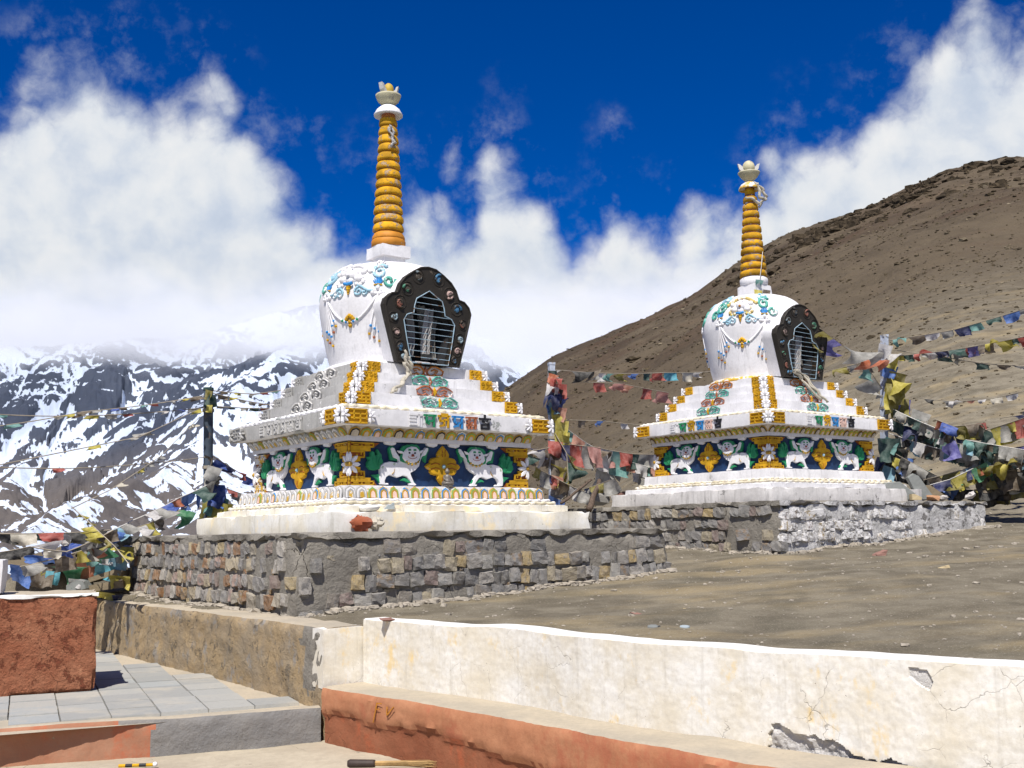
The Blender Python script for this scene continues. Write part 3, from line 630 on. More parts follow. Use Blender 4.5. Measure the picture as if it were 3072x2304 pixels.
# ------------------------------------------------------------------ cloud lying on the mountain tops
def cloud_bank():
    mb = MB(); mb.box((-3600, 2900, 400), (1500, 5600, 900)); m = bpy.data.materials.new('cloud_vapour'); m.use_nodes = True; t = NT(m.node_tree); t.n.clear()
    p = t.pos(); z = t.xyz(p)[2]
    n = t.noise(t.mapping(p, (0.001, 0.001, 0.0016)), 2.6, 5, 0.6)
    base = t.step(t.math('ADD', z, t.math('MULTIPLY', t.math('SUBTRACT', n, 0.5), 330.0)), 560.0, 700.0)
    y = t.xyz(p)[1]
    dens = t.math('MULTIPLY', t.math('MULTIPLY', base, t.step(y, 2900, 3700)), t.math('SUBTRACT', 1.0, t.step(t.math('ADD', z, t.math('MULTIPLY', t.math('SUBTRACT', n, 0.5), -420.0)), 600, 850)))
    v = t.add('ShaderNodeVolumePrincipled'); v.inputs['Color'].default_value = (0.97, 0.98, 1.0, 1); v.inputs['Anisotropy'].default_value = 0.0
    t.l.new(t.math('MULTIPLY', dens, 0.006), v.inputs['Density'])
    o_ = t.add('ShaderNodeOutputMaterial'); t.l.new(v.outputs[0], o_.inputs['Volume'])
    o = mb.build('clouds', m); tag(o, kind='stuff'); return o
cloud_bank()
# ------------------------------------------------------------------ walls of the court
def smooth_path(pts, step):
    P = [Vector((p[0], p[1])) for p in pts]; out = []
    for i in range(len(P) - 1):
        a, b, c, d = P[max(i - 1, 0)], P[i], P[i + 1], P[min(i + 2, len(P) - 1)]
        n = max(1, round((c - b).length / step))
        for k in range(n):
            t = k / n
            out.append(0.5 * ((2 * b) + (c - a) * t + (2 * a - 5 * b + 4 * c - d) * t * t + (3 * b - a - 3 * c + d) * t ** 3))
    out.append(P[-1]); return out
def wall_strip(name, pts, thick, zb, zt, mats, step=0.05, amp=0.008, seed=0.0, edge=0.02, mat_at=None, push=None, parent=None, topwob=0.01, rz=None, fine_x=None):
    """a wall along a plan line: uneven front, top and back; front outward is to the right of the line"""
    path = smooth_path(pts, step)
    if fine_x:
        q_ = []
        for p_, r_ in zip(path[:-1], path[1:]): q_ += [p_.lerp(r_, k / 4) for k in range(4 if fine_x[0] < p_.x < fine_x[1] else 1)]
        path = q_ + [path[-1]]
    n = len(path); mb = MB(); rows = max(3, round(((zt(0.5) if callable(zt) else zt) - zb) / (rz or step))); cols = max(2, round(thick / (step * 1.4)))
    S = [0.0]
    for i in range(1, n): S.append(S[-1] + (path[i] - path[i - 1]).length)
    prof = []; idx = []
    for i, p in enumerate(path):
        t = (path[min(i + 1, n - 1)] - path[max(i - 1, 0)]).normalized(); nl = Vector((-t.y, t.x)); ring = []
        zt_i = (zt(S[i] / S[-1]) if callable(zt) else zt) + topwob * fbm3((p.x, p.y, seed), 1.6, 3, seed)
        for j in range(rows + 1):
            z = zb + (zt_i - zb) * j / rows; q = (p.x, p.y, z)
            d = amp * (fbm3(q, 2.2, 4, seed) + 0.6 * fbm3(q, 9, 3, seed + 5)) + (amp * 0.8 * fbm3(q, 24, 2, seed + 9))
            if j == rows: d -= edge * (0.5 + 0.9 * max(0, fbm3(q, 6, 3, seed + 2)))
            if push: d -= push(S[i], z, p)
            ring.append((p.x - nl.x * d, p.y - nl.y * d, z if j < rows else z - edge * 0.25))
        for j in range(1, cols + 1):
            k = thick * j / cols; zz = zt_i + 0.35 * amp * fbm3((p.x + nl.x * k, p.y + nl.y * k, 0), 5, 4, seed + 7) - (edge * 0.6 if j == cols else 0)
            ring.append((p.x + nl.x * k, p.y + nl.y * k, zz))
        ring.append((p.x + nl.x * thick, p.y + nl.y * thick, zb)); prof.append(ring)
    for i in range(n - 1):
        for j in range(len(prof[i]) - 1):
            z = zb + (prof[i][rows][2] - zb) * (j + 0.5) / rows
            m = (mat_at(0.5 * (S[i] + S[i + 1]), z, path[i]) if mat_at else 0) if j < rows else 1
            mb.poly([prof[i][j], prof[i + 1][j], prof[i + 1][j + 1], prof[i][j + 1]], m)
    mb.poly(prof[0][::-1], 0); mb.poly(prof[-1], 0)
    return mb.build(name, mats, parent, weld=True, smooth=False)

o = wall_strip('tan_wall', TAN, 0.38, -1.45, lambda f: -0.675 + 0.03 * f, [M['tan'], M['bench_top'], M['cement']], amp=0.022, seed=3.1, edge=0.035,
               mat_at=lambda s, z, p: 2 if p.x > -1.62 + 0.16 * fbm3((p.x, p.y, z), 4, 3, 1.0) and z > -1.08 + 0.1 * fbm3((p.x, p.y, z), 5, 3, 8.0) else 0)
tag(o, 'long low tan mud-plastered wall beside the grey paving', 'wall', kind='thing')
o = wall_strip('end_wall', RET, 0.20, -1.07, -0.655, [M['wallwhite'], M['wallcap']], amp=0.006, seed=9.0, edge=0.012)
tag(o, 'short cream end wall joining the tan wall and the long white wall', 'wall', kind='thing')

HOLE = [(1.22, -1.12), (1.245, -0.95), (1.29, -0.95), (1.335, -0.985), (1.40, -0.985), (1.475, -1.00), (1.52, -1.01), (1.56, -1.055), (1.62, -1.065), (1.70, -1.05), (1.74, -1.07), (1.78, -1.12)]
CHIP = [(1.775, -0.635), (1.84, -0.64), (1.86, -0.69), (1.845, -0.73), (1.80, -0.70), (1.775, -0.67)]
def inside(pt, poly):
    x, y = pt; c = False
    for i in range(len(poly)):
        (x0, y0), (x1, y1) = poly[i - 1], poly[i]
        if (y0 > y) != (y1 > y) and x < (x1 - x0) * (y - y0) / (y1 - y0) + x0: c = not c
    return c
in_hole = lambda p, z: inside((p.x + 0.016 * fbm3((p.x, z, 0), 26, 3, 2.0), z + 0.012 * fbm3((p.x, z, 0), 30, 3, 6.0)), HOLE)
o = wall_strip('white_wall', WHT, 0.21, -1.08, -0.60, [M['wallwhite'], M['wallcap'], M['broken']], step=0.013, amp=0.0022, seed=5.5, edge=0.014, topwob=0.012, rz=0.0058, fine_x=(1.18, 1.88),
               mat_at=lambda s, z, p: 2 if in_hole(p, z) or inside((p.x, z), CHIP) else 0,
               push=lambda s, z, p: 0.020 + 0.022 * fbm3((p.x, p.y, z), 14, 3) if in_hole(p, z) else (0.010 if inside((p.x, z), CHIP) else 0))
tag(o, 'long curving white wall stained with yellow patches and broken at its foot', 'wall', kind='thing')
BEN = [(-1.355, 7.90), (-0.70, 7.22), (-0.125, 6.592), (0.30, 6.08), (0.723, 5.555), (1.40, 4.85), (2.3, 4.12), (3.4, 3.4)]
bench = wall_strip('red_bench', BEN, 0.44, -1.50, -1.05, [M['red_pale'], M['bench_top'], M['red']], amp=0.010, step=0.035, seed=7.7, edge=0.02,
               mat_at=lambda s, z, p: 2 if z < -1.225 + 0.055 * fbm3((s, 0, 0), 2.3, 4, 3.0) - 0.06 * max(0, s - 1.2) + 0.02 * fbm3((s, z, 0), 9, 3) else 0,
               push=lambda s, z, p: 0.022 if z < -1.225 + 0.055 * fbm3((s, 0, 0), 2.3, 4, 3.0) - 0.06 * max(0, s - 1.2) + 0.02 * fbm3((s, z, 0), 9, 3) else 0)
tag(bench, 'low red-painted masonry bench running along the foot of the white wall', 'bench', kind='thing')
# yellow letters F V daubed on the bench front
def bench_pt(x, y, out=0.006):
    a, b = Vector((*BEN[0], 0)), Vector((*BEN[1], 0)); t = (b - a).normalized(); nrm = Vector((t.y, -t.x, 0)); d = view_ray(x, y)
    return d * ((a.dot(nrm) + out) / d.dot(nrm))
gb = MB()
for p, q in [((1131, 2108), (1119, 2168)), ((1131, 2110), (1145, 2111)), ((1128, 2128), (1140, 2127)), ((1161, 2120), (1160, 2146)), ((1160, 2146), (1181, 2120))]:
    P, Q = Vector(p), Vector(q); k = Vector((-(Q - P).y, (Q - P).x)).normalized() * 2.0
    a4 = [P - k, Q - k * 0.6, Q + k * 0.6, P + k]
    for o4 in (0.016,): gb.poly([bench_pt(v.x, v.y, o4) for v in a4]); gb.poly([bench_pt(v.x, v.y, o4 - 0.012) for v in a4][::-1])
gb.build('painted_letters', M['orange'], bench)

# landing, riser and paving
RIS = [(-5.2, 6.60), (-3.302, 7.274), (-2.429, 7.55), (-1.37, 7.95)]
o = wall_strip('paving_step', RIS, 0.14, -1.50, -1.186, [M['riser'], M['bench_top'], M['riser_cement']], amp=0.010, step=0.035, seed=11.0, edge=0.022,
               mat_at=lambda s, z, p: 2 if p.x > -2.42 - 0.32 * max(0.0, (z + 1.24) / 0.05) * (z > -1.27) + 0.10 * fbm3((p.x, p.y, z), 7, 3) else 0)
tag(o, kind='structure')
lb = MB(); NX = 90
Xl, Yl = np.meshgrid(np.linspace(-5.5, 4.0, 130), np.linspace(1.5, 8.4, 110))
Zl = -1.43 + (nfbm(Xl * 2.2, Yl * 2.2, 4, 12) - 0.5) * 0.03
tag(sheet('landing', Xl, Yl, Zl, M['landing']), kind='structure')
pv = Vector((0.915, 0.403, 0)); pw = Vector((-0.403, 0.915, 0)); p0 = Vector((-1.37, 7.95, 0))
fl = MB(); fl.poly([tuple(p0 + pv * a + pw * b + Vector((0, 0, -1.212))) for a, b in ((-6, 0.05), (0.4, 0.05), (0.4, 6.5), (-6, 6.5))])
pav = tag(fl.build('paving', M['bench_top']), kind='structure')
pb = MB(); pb.mesh_add([(-.5, -.5, -.5), (.5, -.5, -.5), (.5, .5, -.5), (-.5, .5, -.5), (-.49, -.485, .5), (.49, -.485, .5), (.49, .485, .5), (-.49, .485, .5)],
                       [(0, 3, 2, 1), (4, 5, 6, 7), (0, 1, 5, 4), (1, 2, 6, 5), (2, 3, 7, 6), (3, 0, 4, 7)])
pme = pb.me('paver'); pme.materials.append(M['paver'])
b = -0.05; row = 0; r1 = random.Random(3)
while b < 5.2:
    dp = 0.36; a = -5.2
    while a < 0.6:
        wd = 0.32; c = p0 + pv * (a + wd / 2) + pw * (b + dp / 2)
        sdv = float(side_dist(np.array([c.x]), np.array([c.y]))[0])
        if sdv < -0.15 and c.x > -4.7 and (c.y - dp * 0.5 > 7.95 + (c.x + 1.37) * 0.345 + 0.16):
            k = bpy.data.objects.new('paver', pme); col.objects.link(k); k.parent = pav
            k.location = (c.x, c.y, -1.205 + r1.uniform(-0.004, 0.005)); k.rotation_euler = (r1.uniform(-.006, .006), r1.uniform(-.006, .006), math.atan2(pv.y, pv.x) + r1.uniform(-.008, .008))
            k.scale = (wd - 0.004, dp - 0.004, 0.03)
        a += wd
    b += dp; row += 1

# red block and the small white pillar stub on it
rb = empty('red_block', (-3.345, 8.985, -1.20), R(21.5))
mb = rough_box((-2.4, 0, 0), (0, 1.0, 0.765), 0.03, 0.012, 4.0, 0.03, {'+z': 1}); mb.build('masonry', [M['red_block'], M['bench_top']], rb, weld=True)
mb = rough_box((-2.4, -0.012, 0.745), (0.012, 0.10, 0.775), 0.05, 0.006, 9.0, 0.02); mb.build('white_edge', M['wallcap'], rb, weld=True)
tag(rb, 'rough red-painted masonry block with a flaking white top edge', 'masonry block')
mb = rough_box((-0.75, 0, 0), (0, 0.34, 0.275), 0.05, 0.005, 2.0, 0.01)
o = mb.build('white_stub', M['white'], None, weld=True); o.location = (-4.17, 9.10, -0.43); o.rotation_euler = (0, 0, 0.30)
tag(o, 'small whitewashed pillar stub standing on the red block', 'pillar')

# ------------------------------------------------------------------ stone platforms
for me in BLOCKS: me.materials.append(M['stone'])
def add_stone(parent, loc, scale, rz, m, r_):
    k = bpy.data.objects.new('stone', BLOCKS[r_.randrange(len(BLOCKS))]); col.objects.link(k); k.parent = parent
    k.location = loc; k.scale = scale; k.rotation_euler = (r_.uniform(-.16, .16), r_.uniform(-.16, .16), rz + r_.uniform(-.10, .10))
    k.material_slots[0].link = 'OBJECT'; k.material_slots[0].material = m
def platform(name, loc, rz, label, cfg, seed):
    root = empty(name, loc, rz); r_ = random.Random(seed); H = 2.185
    Hc = H - 0.014; mb = rough_box((-Hc, -Hc, -0.95), (Hc, Hc, -0.03), 0.06, 0.022, seed * 1.7, 0.05, cfg['mats_by']); mb.build('masonry_core', cfg['mats'], root, weld=True)
    mb = rough_box((-H - 0.02, -H - 0.02, -0.05), (H + 0.02, H + 0.02, 0.012), 0.06, 0.008, seed * 2.3, 0.04, cfg['cap_by']); mb.build('cement_cap', cfg['mats'], root, weld=True)
    for face, rows in cfg['rows'].items():
        for z, hgt, w0, w1, prob, out0, out1, m in rows:
            a = -H + 0.03
            while a < H - 0.08:
                wd = w0 * 0.85 + (w1 * 1.15 - w0 * 0.85) * r_.random() ** 1.4; c = a + wd / 2; pr = prob(c)
                if r_.random() < pr:
                    d = H - 0.062 + r_.uniform(out0, out1); hh = hgt * r_.uniform(0.80, 1.16); zz = z + r_.uniform(-.016, .016)
                    if face == 'y': add_stone(root, (c, -d, zz), (wd * 0.98, 0.15, hh), 0, m, r_)
                    else: add_stone(root, (-d, -c, zz), (0.15, wd * 0.98, hh), 0, m, r_)
                if r_.random() < 0.45 * pr:
                    zz = z - hgt * 0.56 + r_.uniform(-.01, .01); ws = r_.uniform(0.025, 0.06); d = H - 0.05 + r_.uniform(out0, out1) * 0.6; c2 = c + r_.uniform(-.05, .05)
                    add_stone(root, (c2, -d, zz) if face == 'y' else (-d, -c2, zz), (ws * 1.3, 0.09, ws) if face == 'y' else (0.09, ws * 1.3, ws), 0, m, r_)
                a += wd * 0.97 + r_.uniform(0.0, 0.016)
    tag(root, label, 'platform'); return root
near = lambda lo, hi, p0_, p1_: (lambda c: p0_ if c < lo else (p1_ if c > hi else p0_ + (p1_ - p0_) * (c - lo) / (hi - lo)))
TH_L, TH_R = R(37.03), R(35.58)
LZ, RZ = 0.014, 0.325
LPOS, RPOS = (-1.404, 12.456, LZ), (3.68, 16.349, RZ)
platform('stone_platform', LPOS, TH_L, 'grey rubble-stone platform under the stupa with weathered grey steps',
         dict(mats=[M['cement'], M['bench_top']], mats_by={}, cap_by={},
              rows={'y': [(-0.13, 0.125, 0.10, 0.20, near(-1.8, -1.0, 0.25, 0.5), -0.022, -0.004, M['stone']), (-0.275, 0.125, 0.09, 0.165, near(-1.9, -1.5, 0.30, 0.98), -0.004, 0.022, M['stone']),
                          (-0.425, 0.130, 0.10, 0.17, near(-1.9, -1.5, 0.30, 0.98), -0.004, 0.022, M['stone']), (-0.575, 0.125, 0.09, 0.17, near(-1.9, -1.5, 0.35, 0.85), -0.006, 0.012, M['stone']), (-0.70, 0.09, 0.07, 0.14, lambda c: 0.8, 0.0, 0.02, M['stone'])],
                    'x': [(-0.125, 0.115, 0.07, 0.13, near(1.2, 1.7, 0.88, 0.25), -0.010, 0.004, M['stone_warm']), (-0.265, 0.115, 0.07, 0.13, near(1.2, 1.7, 0.85, 0.2), -0.010, 0.004, M['stone_warm']),
                          (-0.415, 0.12, 0.07, 0.14, near(1.3, 1.7, 0.92, 0.3), -0.008, 0.006, M['stone_warm']), (-0.57, 0.12, 0.08, 0.15, near(1.3, 1.8, 0.95, 0.35), -0.006, 0.01, M['stone_warm'])]}), 5)
platform('stone_platform', RPOS, TH_R, 'rubble-stone platform with one limewashed white face under the cleaner stupa',
         dict(mats=[M['cement'], M['bench_top'], M['cement_white']], mats_by={'-y': 2, '+x': 2}, cap_by={'-y': 2},
              rows={'x': [(-0.11, 0.125, 0.10, 0.17, near(0.9, 1.7, 0.96, 0.5), -0.002, 0.02, M['stone']), (-0.255, 0.12, 0.09, 0.16, near(0.9, 1.7, 0.9, 0.35), -0.006, 0.014, M['stone']),
                          (-0.40, 0.13, 0.11, 0.18, near(0.8, 1.6, 0.92, 0.5), -0.004, 0.018, M['stone']), (-0.54, 0.12, 0.10, 0.17, lambda c: 0.8, -0.004, 0.014, M['stone'])],
                    'y': [(-0.16, 0.11, 0.10, 0.19, near(-0.2, 0.8, 0.6, 0.1), -0.010, 0.006, M['stone_lime']), (-0.30, 0.11, 0.10, 0.18, near(-0.2, 0.8, 0.75, 0.1), -0.008, 0.008, M['stone_lime']),
                          (-0.43, 0.11, 0.09, 0.16, near(-0.2, 1.2, 0.8, 0.3), -0.008, 0.008, M['stone_lime'])]}), 8)
# rubble fallen at the feet of the platforms
def foot(cx, cy, th, pts):
    c, s_ = math.cos(th), math.sin(th); return [(cx + a * c - b_ * s_, cy + a * s_ + b_ * c) for a, b_ in pts]
pts = foot(LPOS[0], LPOS[1], TH_L, [(g0.uniform(-2.2, 2.2), -2.22 - abs(g0.normal(0, 0.05))) for _ in range(420)] + [(-2.22 - abs(g0.normal(0, 0.04)), g0.uniform(-2.2, 2.2)) for _ in range(200)])
pts += foot(RPOS[0], RPOS[1], TH_R, [(g0.uniform(-2.2, 2.2), -2.22 - abs(g0.normal(0, 0.07))) for _ in range(260)] + [(-2.22 - abs(g0.normal(0, 0.06)), g0.uniform(-2.2, 2.2)) for _ in range(240)])
pa = np.array(pts); sz = 0.02 + 0.07 * g0.random(len(pa)) ** 3
scatter('rubble', np.stack([pa[:, 0], pa[:, 1], np.maximum(ground_z(pa[:, 0], pa[:, 1]), -0.80) + sz * 0.1], -1), sz, M['ground_stone'], 9)
# ------------------------------------------------------------------ stupas (local frame: -y is the face to the right, -x the face to the left)
def fmap(face, h, dh=0.0):
    """(a, z, d) on a side face -> local xyz; a runs left to right as seen from outside, d outwards"""
    if face == 'y': return lambda a, z, d: (a, -h - d, z)
    if face == 'x': return lambda a, z, d: (-h - d, -a, z)
    if face == 'X': return lambda a, z, d: (h + d, a, z)
    return lambda a, z, d: (-a, h + d, z)
L_BODY = [(-0.763, 0.488), (-0.773, 0.554), (-0.763, 0.608), (-0.766, 0.644), (-0.76, 0.676), (-0.716, 0.705), (-0.642, 0.72), (-0.562, 0.711), (-0.546, 0.723), (-0.568, 0.745), (-0.61, 0.758), (-0.629, 0.803), (-0.642, 0.849), (-0.623, 0.865), (-0.594, 0.855), (-0.573, 0.814), (-0.546, 0.783), (-0.514, 0.756), (-0.471, 0.711), (-0.33, 0.714), (-0.292, 0.776), (-0.253, 0.838), (-0.219, 0.872), (-0.189, 0.871), (-0.192, 0.84), (-0.22, 0.792), (-0.264, 0.777), (-0.286, 0.729), (-0.303, 0.673), (-0.353, 0.63), (-0.407, 0.606), (-0.396, 0.579), (-0.364, 0.514), (-0.334, 0.489), (-0.348, 0.478), (-0.418, 0.481), (-0.424, 0.5), (-0.397, 0.505), (-0.45, 0.568), (-0.493, 0.577), (-0.557, 0.557), (-0.621, 0.574), (-0.648, 0.583), (-0.69, 0.56), (-0.708, 0.523), (-0.705, 0.5), (-0.669, 0.501), (-0.663, 0.485), (-0.7, 0.48)]
L_HEAD = [(-0.509, 0.793), (-0.493, 0.826), (-0.46, 0.859), (-0.406, 0.877), (-0.351, 0.872), (-0.319, 0.845), (-0.302, 0.813), (-0.303, 0.766), (-0.325, 0.728), (-0.363, 0.709), (-0.428, 0.705), (-0.482, 0.72), (-0.514, 0.756)]
L_MANE = [(-0.519, 0.802), (-0.535, 0.848), (-0.515, 0.866), (-0.503, 0.881), (-0.475, 0.885), (-0.449, 0.897), (-0.42, 0.895), (-0.395, 0.904), (-0.365, 0.897), (-0.34, 0.901), (-0.308, 0.878), (-0.291, 0.837), (-0.290, 0.776), (-0.297, 0.735), (-0.330, 0.72), (-0.40, 0.698), (-0.48, 0.708), (-0.53, 0.723), (-0.54, 0.769)]
L_EARS = [[(-0.573, 0.83), (-0.525, 0.829), (-0.487, 0.812), (-0.498, 0.798), (-0.546, 0.806)], [(-0.255, 0.849), (-0.300, 0.836), (-0.325, 0.817), (-0.313, 0.806), (-0.275, 0.818)]]
L_TAIL = [(-0.877, 0.629), (-0.913, 0.668), (-0.908, 0.705), (-0.893, 0.727), (-0.911, 0.759), (-0.877, 0.764), (-0.872, 0.805), (-0.851, 0.819), (-0.825, 0.806), (-0.82, 0.775), (-0.799, 0.784), (-0.805, 0.821), (-0.792, 0.842), (-0.768, 0.813), (-0.742, 0.786), (-0.742, 0.75), (-0.724, 0.718), (-0.737, 0.691), (-0.763, 0.681), (-0.766, 0.64), (-0.82, 0.625)]
L_FLAMES = [[(-0.642, 0.73), (-0.653, 0.789), (-0.666, 0.848), (-0.642, 0.872), (-0.605, 0.875), (-0.584, 0.851), (-0.600, 0.80), (-0.590, 0.76), (-0.555, 0.745), (-0.562, 0.722), (-0.61, 0.728)],
            [(-0.189, 0.878), (-0.172, 0.85), (-0.198, 0.797), (-0.215, 0.717), (-0.237, 0.731), (-0.259, 0.772), (-0.230, 0.80)],
            [(-0.526, 0.526), (-0.504, 0.549), (-0.472, 0.559), (-0.429, 0.541), (-0.40, 0.52), (-0.38, 0.551), (-0.352, 0.514), (-0.369, 0.497), (-0.407, 0.502), (-0.45, 0.518), (-0.493, 0.529)],
            [(-0.861, 0.579), (-0.82, 0.585), (-0.768, 0.59), (-0.765, 0.545), (-0.757, 0.49), (-0.779, 0.517), (-0.81, 0.549)]]
VAJRA = [(0, 0.9), (0.03, 0.872), (0.058, 0.842), (0.078, 0.81), (0.072, 0.778), (0.105, 0.775), (0.145, 0.765), (0.168, 0.738), (0.165, 0.718), (0.20, 0.703), (0.218, 0.68), (0.20, 0.657), (0.165, 0.642), (0.168, 0.622), (0.145, 0.598), (0.105, 0.588), (0.072, 0.588), (0.078, 0.555), (0.058, 0.525), (0.03, 0.497), (0, 0.477)]
VAJRA = VAJRA + [(-a, z) for a, z in VAJRA[-2:0:-1]]
FRETS = [(0.853, 0.902, 0.29, 0.36), (0.815, 0.853, 0.25, 0.27), (0.747, 0.815, 0.185, 0.185), (0.712, 0.747, 0.135, 0.135), (0.655, 0.712, 0.105, 0.105), (0.618, 0.655, 0.135, 0.135), (0.552, 0.618, 0.185, 0.185), (0.522, 0.552, 0.25, 0.27), (0.475, 0.522, 0.29, 0.33)]
GLYPH = [[[(0, .92), (1, .92)], [(0, .68), (.48, .68)], [(0, .42), (.48, .42)], [(0, .14), (.55, .14)], [(.76, .92), (.76, .02)]],
         [[(0, .92), (1, .92)], [(.2, .92), (.2, .35), (.42, .22)], [(.2, .38), (.82, .5)], [(.84, .92), (.84, .02)]],
         [[(0, .92), (1, .92)], [(.15, .92), (.15, .52), (.5, .52), (.5, .16), (.16, .1)], [(.5, .62), (.84, .62)], [(.84, .92), (.84, .02)], [(.3, 1.08), (.8, 1.08)]],
         [[(0, .92), (1, .92)], [(.2, .92), (.2, .5), (.42, .36), (.82, .42)], [(.84, .92), (.84, .02)], [(.16, .1), (.52, .2)]],
         [[(0, .92), (1, .92)], [(.32, .92), (.32, .7), (.08, .56), (.32, .4), (.55, .5)], [(.06, .28), (.92, .28)], [(.22, .28), (.22, .02)], [(.84, .92), (.84, .02)], [(.5, .28), (.5, .0)]],
         [[(0, .88), (1, .88)], [(.35, .88), (.35, .66), (.76, .6), (.76, .42), (.18, .36), (.18, .06), (.8, .06)], [(.84, .88), (.84, .06)], [(.5, 1.0), (.5, 1.2)]]]
NICHE = [(0.0, 2.87), (0.10, 2.855), (0.20, 2.80), (0.30, 2.73), (0.365, 2.65), (0.395, 2.57), (0.41, 2.545), (0.48, 2.53), (0.54, 2.475), (0.563, 2.40), (0.545, 2.32), (0.47, 2.05), (0.40, 1.80)]
OPEN = [(0.0, 2.60), (0.165, 2.50), (0.19, 2.42), (0.20, 2.345), (0.285, 2.315), (0.325, 2.255), (0.29, 2.05), (0.235, 1.80)]
full = lambda half: half + [(-a, z) for a, z in half[::-1] if a > 1e-6]
DOME = [(0.645, 1.76), (0.66, 1.86), (0.70, 2.02), (0.74, 2.22), (0.772, 2.42), (0.785, 2.54), (0.778, 2.64), (0.745, 2.74), (0.68, 2.85), (0.60, 2.93), (0.50, 2.985), (0.38, 3.02), (0.25, 3.035), (0.02, 3.045)]
def dome_r(z):
    for (r0, z0), (r1, z1) in zip(DOME[:-1], DOME[1:]):
        if z <= z1: return r0 + (r1 - r0) * max(0, (z - z0)) / (z1 - z0)
    return 0.02
DK = [1.0]
def dome_pt(deg, z, off=0.0):
    r_ = dome_r(z) + off; a = R(deg); return (r_ * math.cos(a), r_ * math.sin(a), 1.76 + (z - 1.76) * DK[0] + (off * 0.8 if z > 2.8 else 0))
def spiral(cx, cz, r0, turns, start, n=16, sgn=1):
    return [(cx + r0 * (1 - 0.82 * i / n) * math.cos(start + sgn * turns * 2 * math.pi * i / n), cz + r0 * (1 - 0.82 * i / n) * math.sin(start + sgn * turns * 2 * math.pi * i / n)) for i in range(n + 1)]

def lion(parent, mp0, flip, worn=False):
    mp = (lambda a, z, d: mp0(-a, z, d)) if flip else mp0
    mb = MB(); mb.prism(L_BODY, -0.01, 0.038, mp, 0, 0.006)
    for c in ((-0.735, 0.655), (-0.60, 0.69)):                                  # painted curls on the hide
        mb.tube([mp(a, z, 0.039) for a, z in spiral(c[0], c[1], 0.014, 1.2, 0.5, 9)], 0.0022, 4, 1)
    mb.tube([mp(a, z, 0.039) for a, z in [(-0.63, 0.59), (-0.605, 0.61), (-0.595, 0.645)]], [0.012, 0.010, 0.004], 4, 2, flat=0.4)
    b_ = mb.build('snow_lion', [M['lion'], M['leaf'], M['gold']], parent, weld=False)
    m = MB(); m.prism(L_MANE, 0.030, 0.050, mp, 0, 0.004); m.build('mane', M['green'], b_)
    m = MB(); m.prism(L_HEAD, 0.040, 0.066, mp, 0, 0.010)
    for e_ in L_EARS: m.prism(e_, 0.035, 0.058, mp, 0, 0.004)
    m.build('head', M['lion'], b_)
    m = MB()
    for a in (-0.436, -0.373): m.prism([(a - 0.017, 0.832), (a + 0.017, 0.832), (a + 0.014, 0.850), (a - 0.014, 0.850)], 0.06, 0.071, mp, 0)
    for a in (-0.439, -0.373): m.prism([(a + 0.011 * math.cos(t * math.pi / 4), 0.809 + 0.010 * math.sin(t * math.pi / 4)) for t in range(8)], 0.06, 0.070, mp, 1)
    m.tube([mp(a, z, 0.066) for a, z in [(-0.455, 0.772), (-0.44, 0.758), (-0.40, 0.750), (-0.365, 0.758), (-0.35, 0.772)]], 0.0035, 4, 2)
    m.prism([(-0.417, 0.772), (-0.385, 0.772), (-0.390, 0.797), (-0.412, 0.797)], 0.06, 0.078, mp, 2)
    m.build('face', [M['green'], M['black'], M['nose']], b_)
    for i, (a, z) in enumerate([(-0.468, 0.722), (-0.444, 0.700), (-0.401, 0.692), (-0.358, 0.702), (-0.328, 0.722)]):
        m = MB(); m.ball(mp(a, z, 0.058), 0.014, n=6, k=4); m.build('collar_bead', M['gold'], b_, smooth=True)
    m = MB(); m.prism(L_TAIL, -0.01, 0.040, mp, 0, 0.008)
    for (x0, z0), (x1, z1) in [((-0.80, 0.65), (-0.86, 0.78)), ((-0.79, 0.66), (-0.80, 0.81)), ((-0.78, 0.67), (-0.755, 0.77))]: m.tube([mp(x0, z0, 0.040), mp((x0 + x1) / 2 - 0.01, (z0 + z1) / 2, 0.044), mp(x1, z1, 0.040)], [0.006, 0.006, 0.003], 4)
    m.build('tail', M['green'], b_)
    for f_ in L_FLAMES:
        m = MB(); m.prism(f_, -0.01, 0.026, mp, 0, 0.004); m.build('green_flame', M['green'], b_)
    return b_

def petal_mesh(name, w_, h_, cols):
    """nested painted arches, each a little prouder than the last; local x across, z up, -y outwards"""
    mb = MB(); mp = lambda a, z, d: (a, -d, z)
    def arch(k, hk): 
        p = [(-w_ * k * 0.5, 0.0)]; p += [(-w_ * k * 0.5, h_ * hk * 0.45)]
        p += [(-w_ * k * 0.42, h_ * hk * 0.78), (-w_ * k * 0.16, h_ * hk * 0.92), (0, h_ * hk * 1.02), (w_ * k * 0.16, h_ * hk * 0.92), (w_ * k * 0.42, h_ * hk * 0.78)]
        return p + [(w_ * k * 0.5, h_ * hk * 0.45), (w_ * k * 0.5, 0.0)]
    for i, (k, hk) in enumerate(((0.99, 1.0), (0.82, 0.90), (0.62, 0.76), (0.36, 0.58))): mb.prism(arch(k, hk), 0.0 if i == 0 else 0.004 * i, 0.010 + 0.005 * i, mp, i, 0.003)
    me = mb.me(name)
    for c in cols: me.materials.append(c)
    return me
PET = {}
for key, cols in dict(blue=('yellow_worn', 'blue', 'gold', 'pink'), green=('yellow_worn', 'leaf', 'gold', 'pink'), dark=('gold', 'black', 'frieze', 'frieze'), olive=('gold', 'leaf', 'yellow', 'frieze'), worn=('white_worn', 'white_half', 'white_worn', 'yellow_worn')).items():
    PET[key] = petal_mesh('petal_' + key, 1, 1, [M[c] for c in cols])
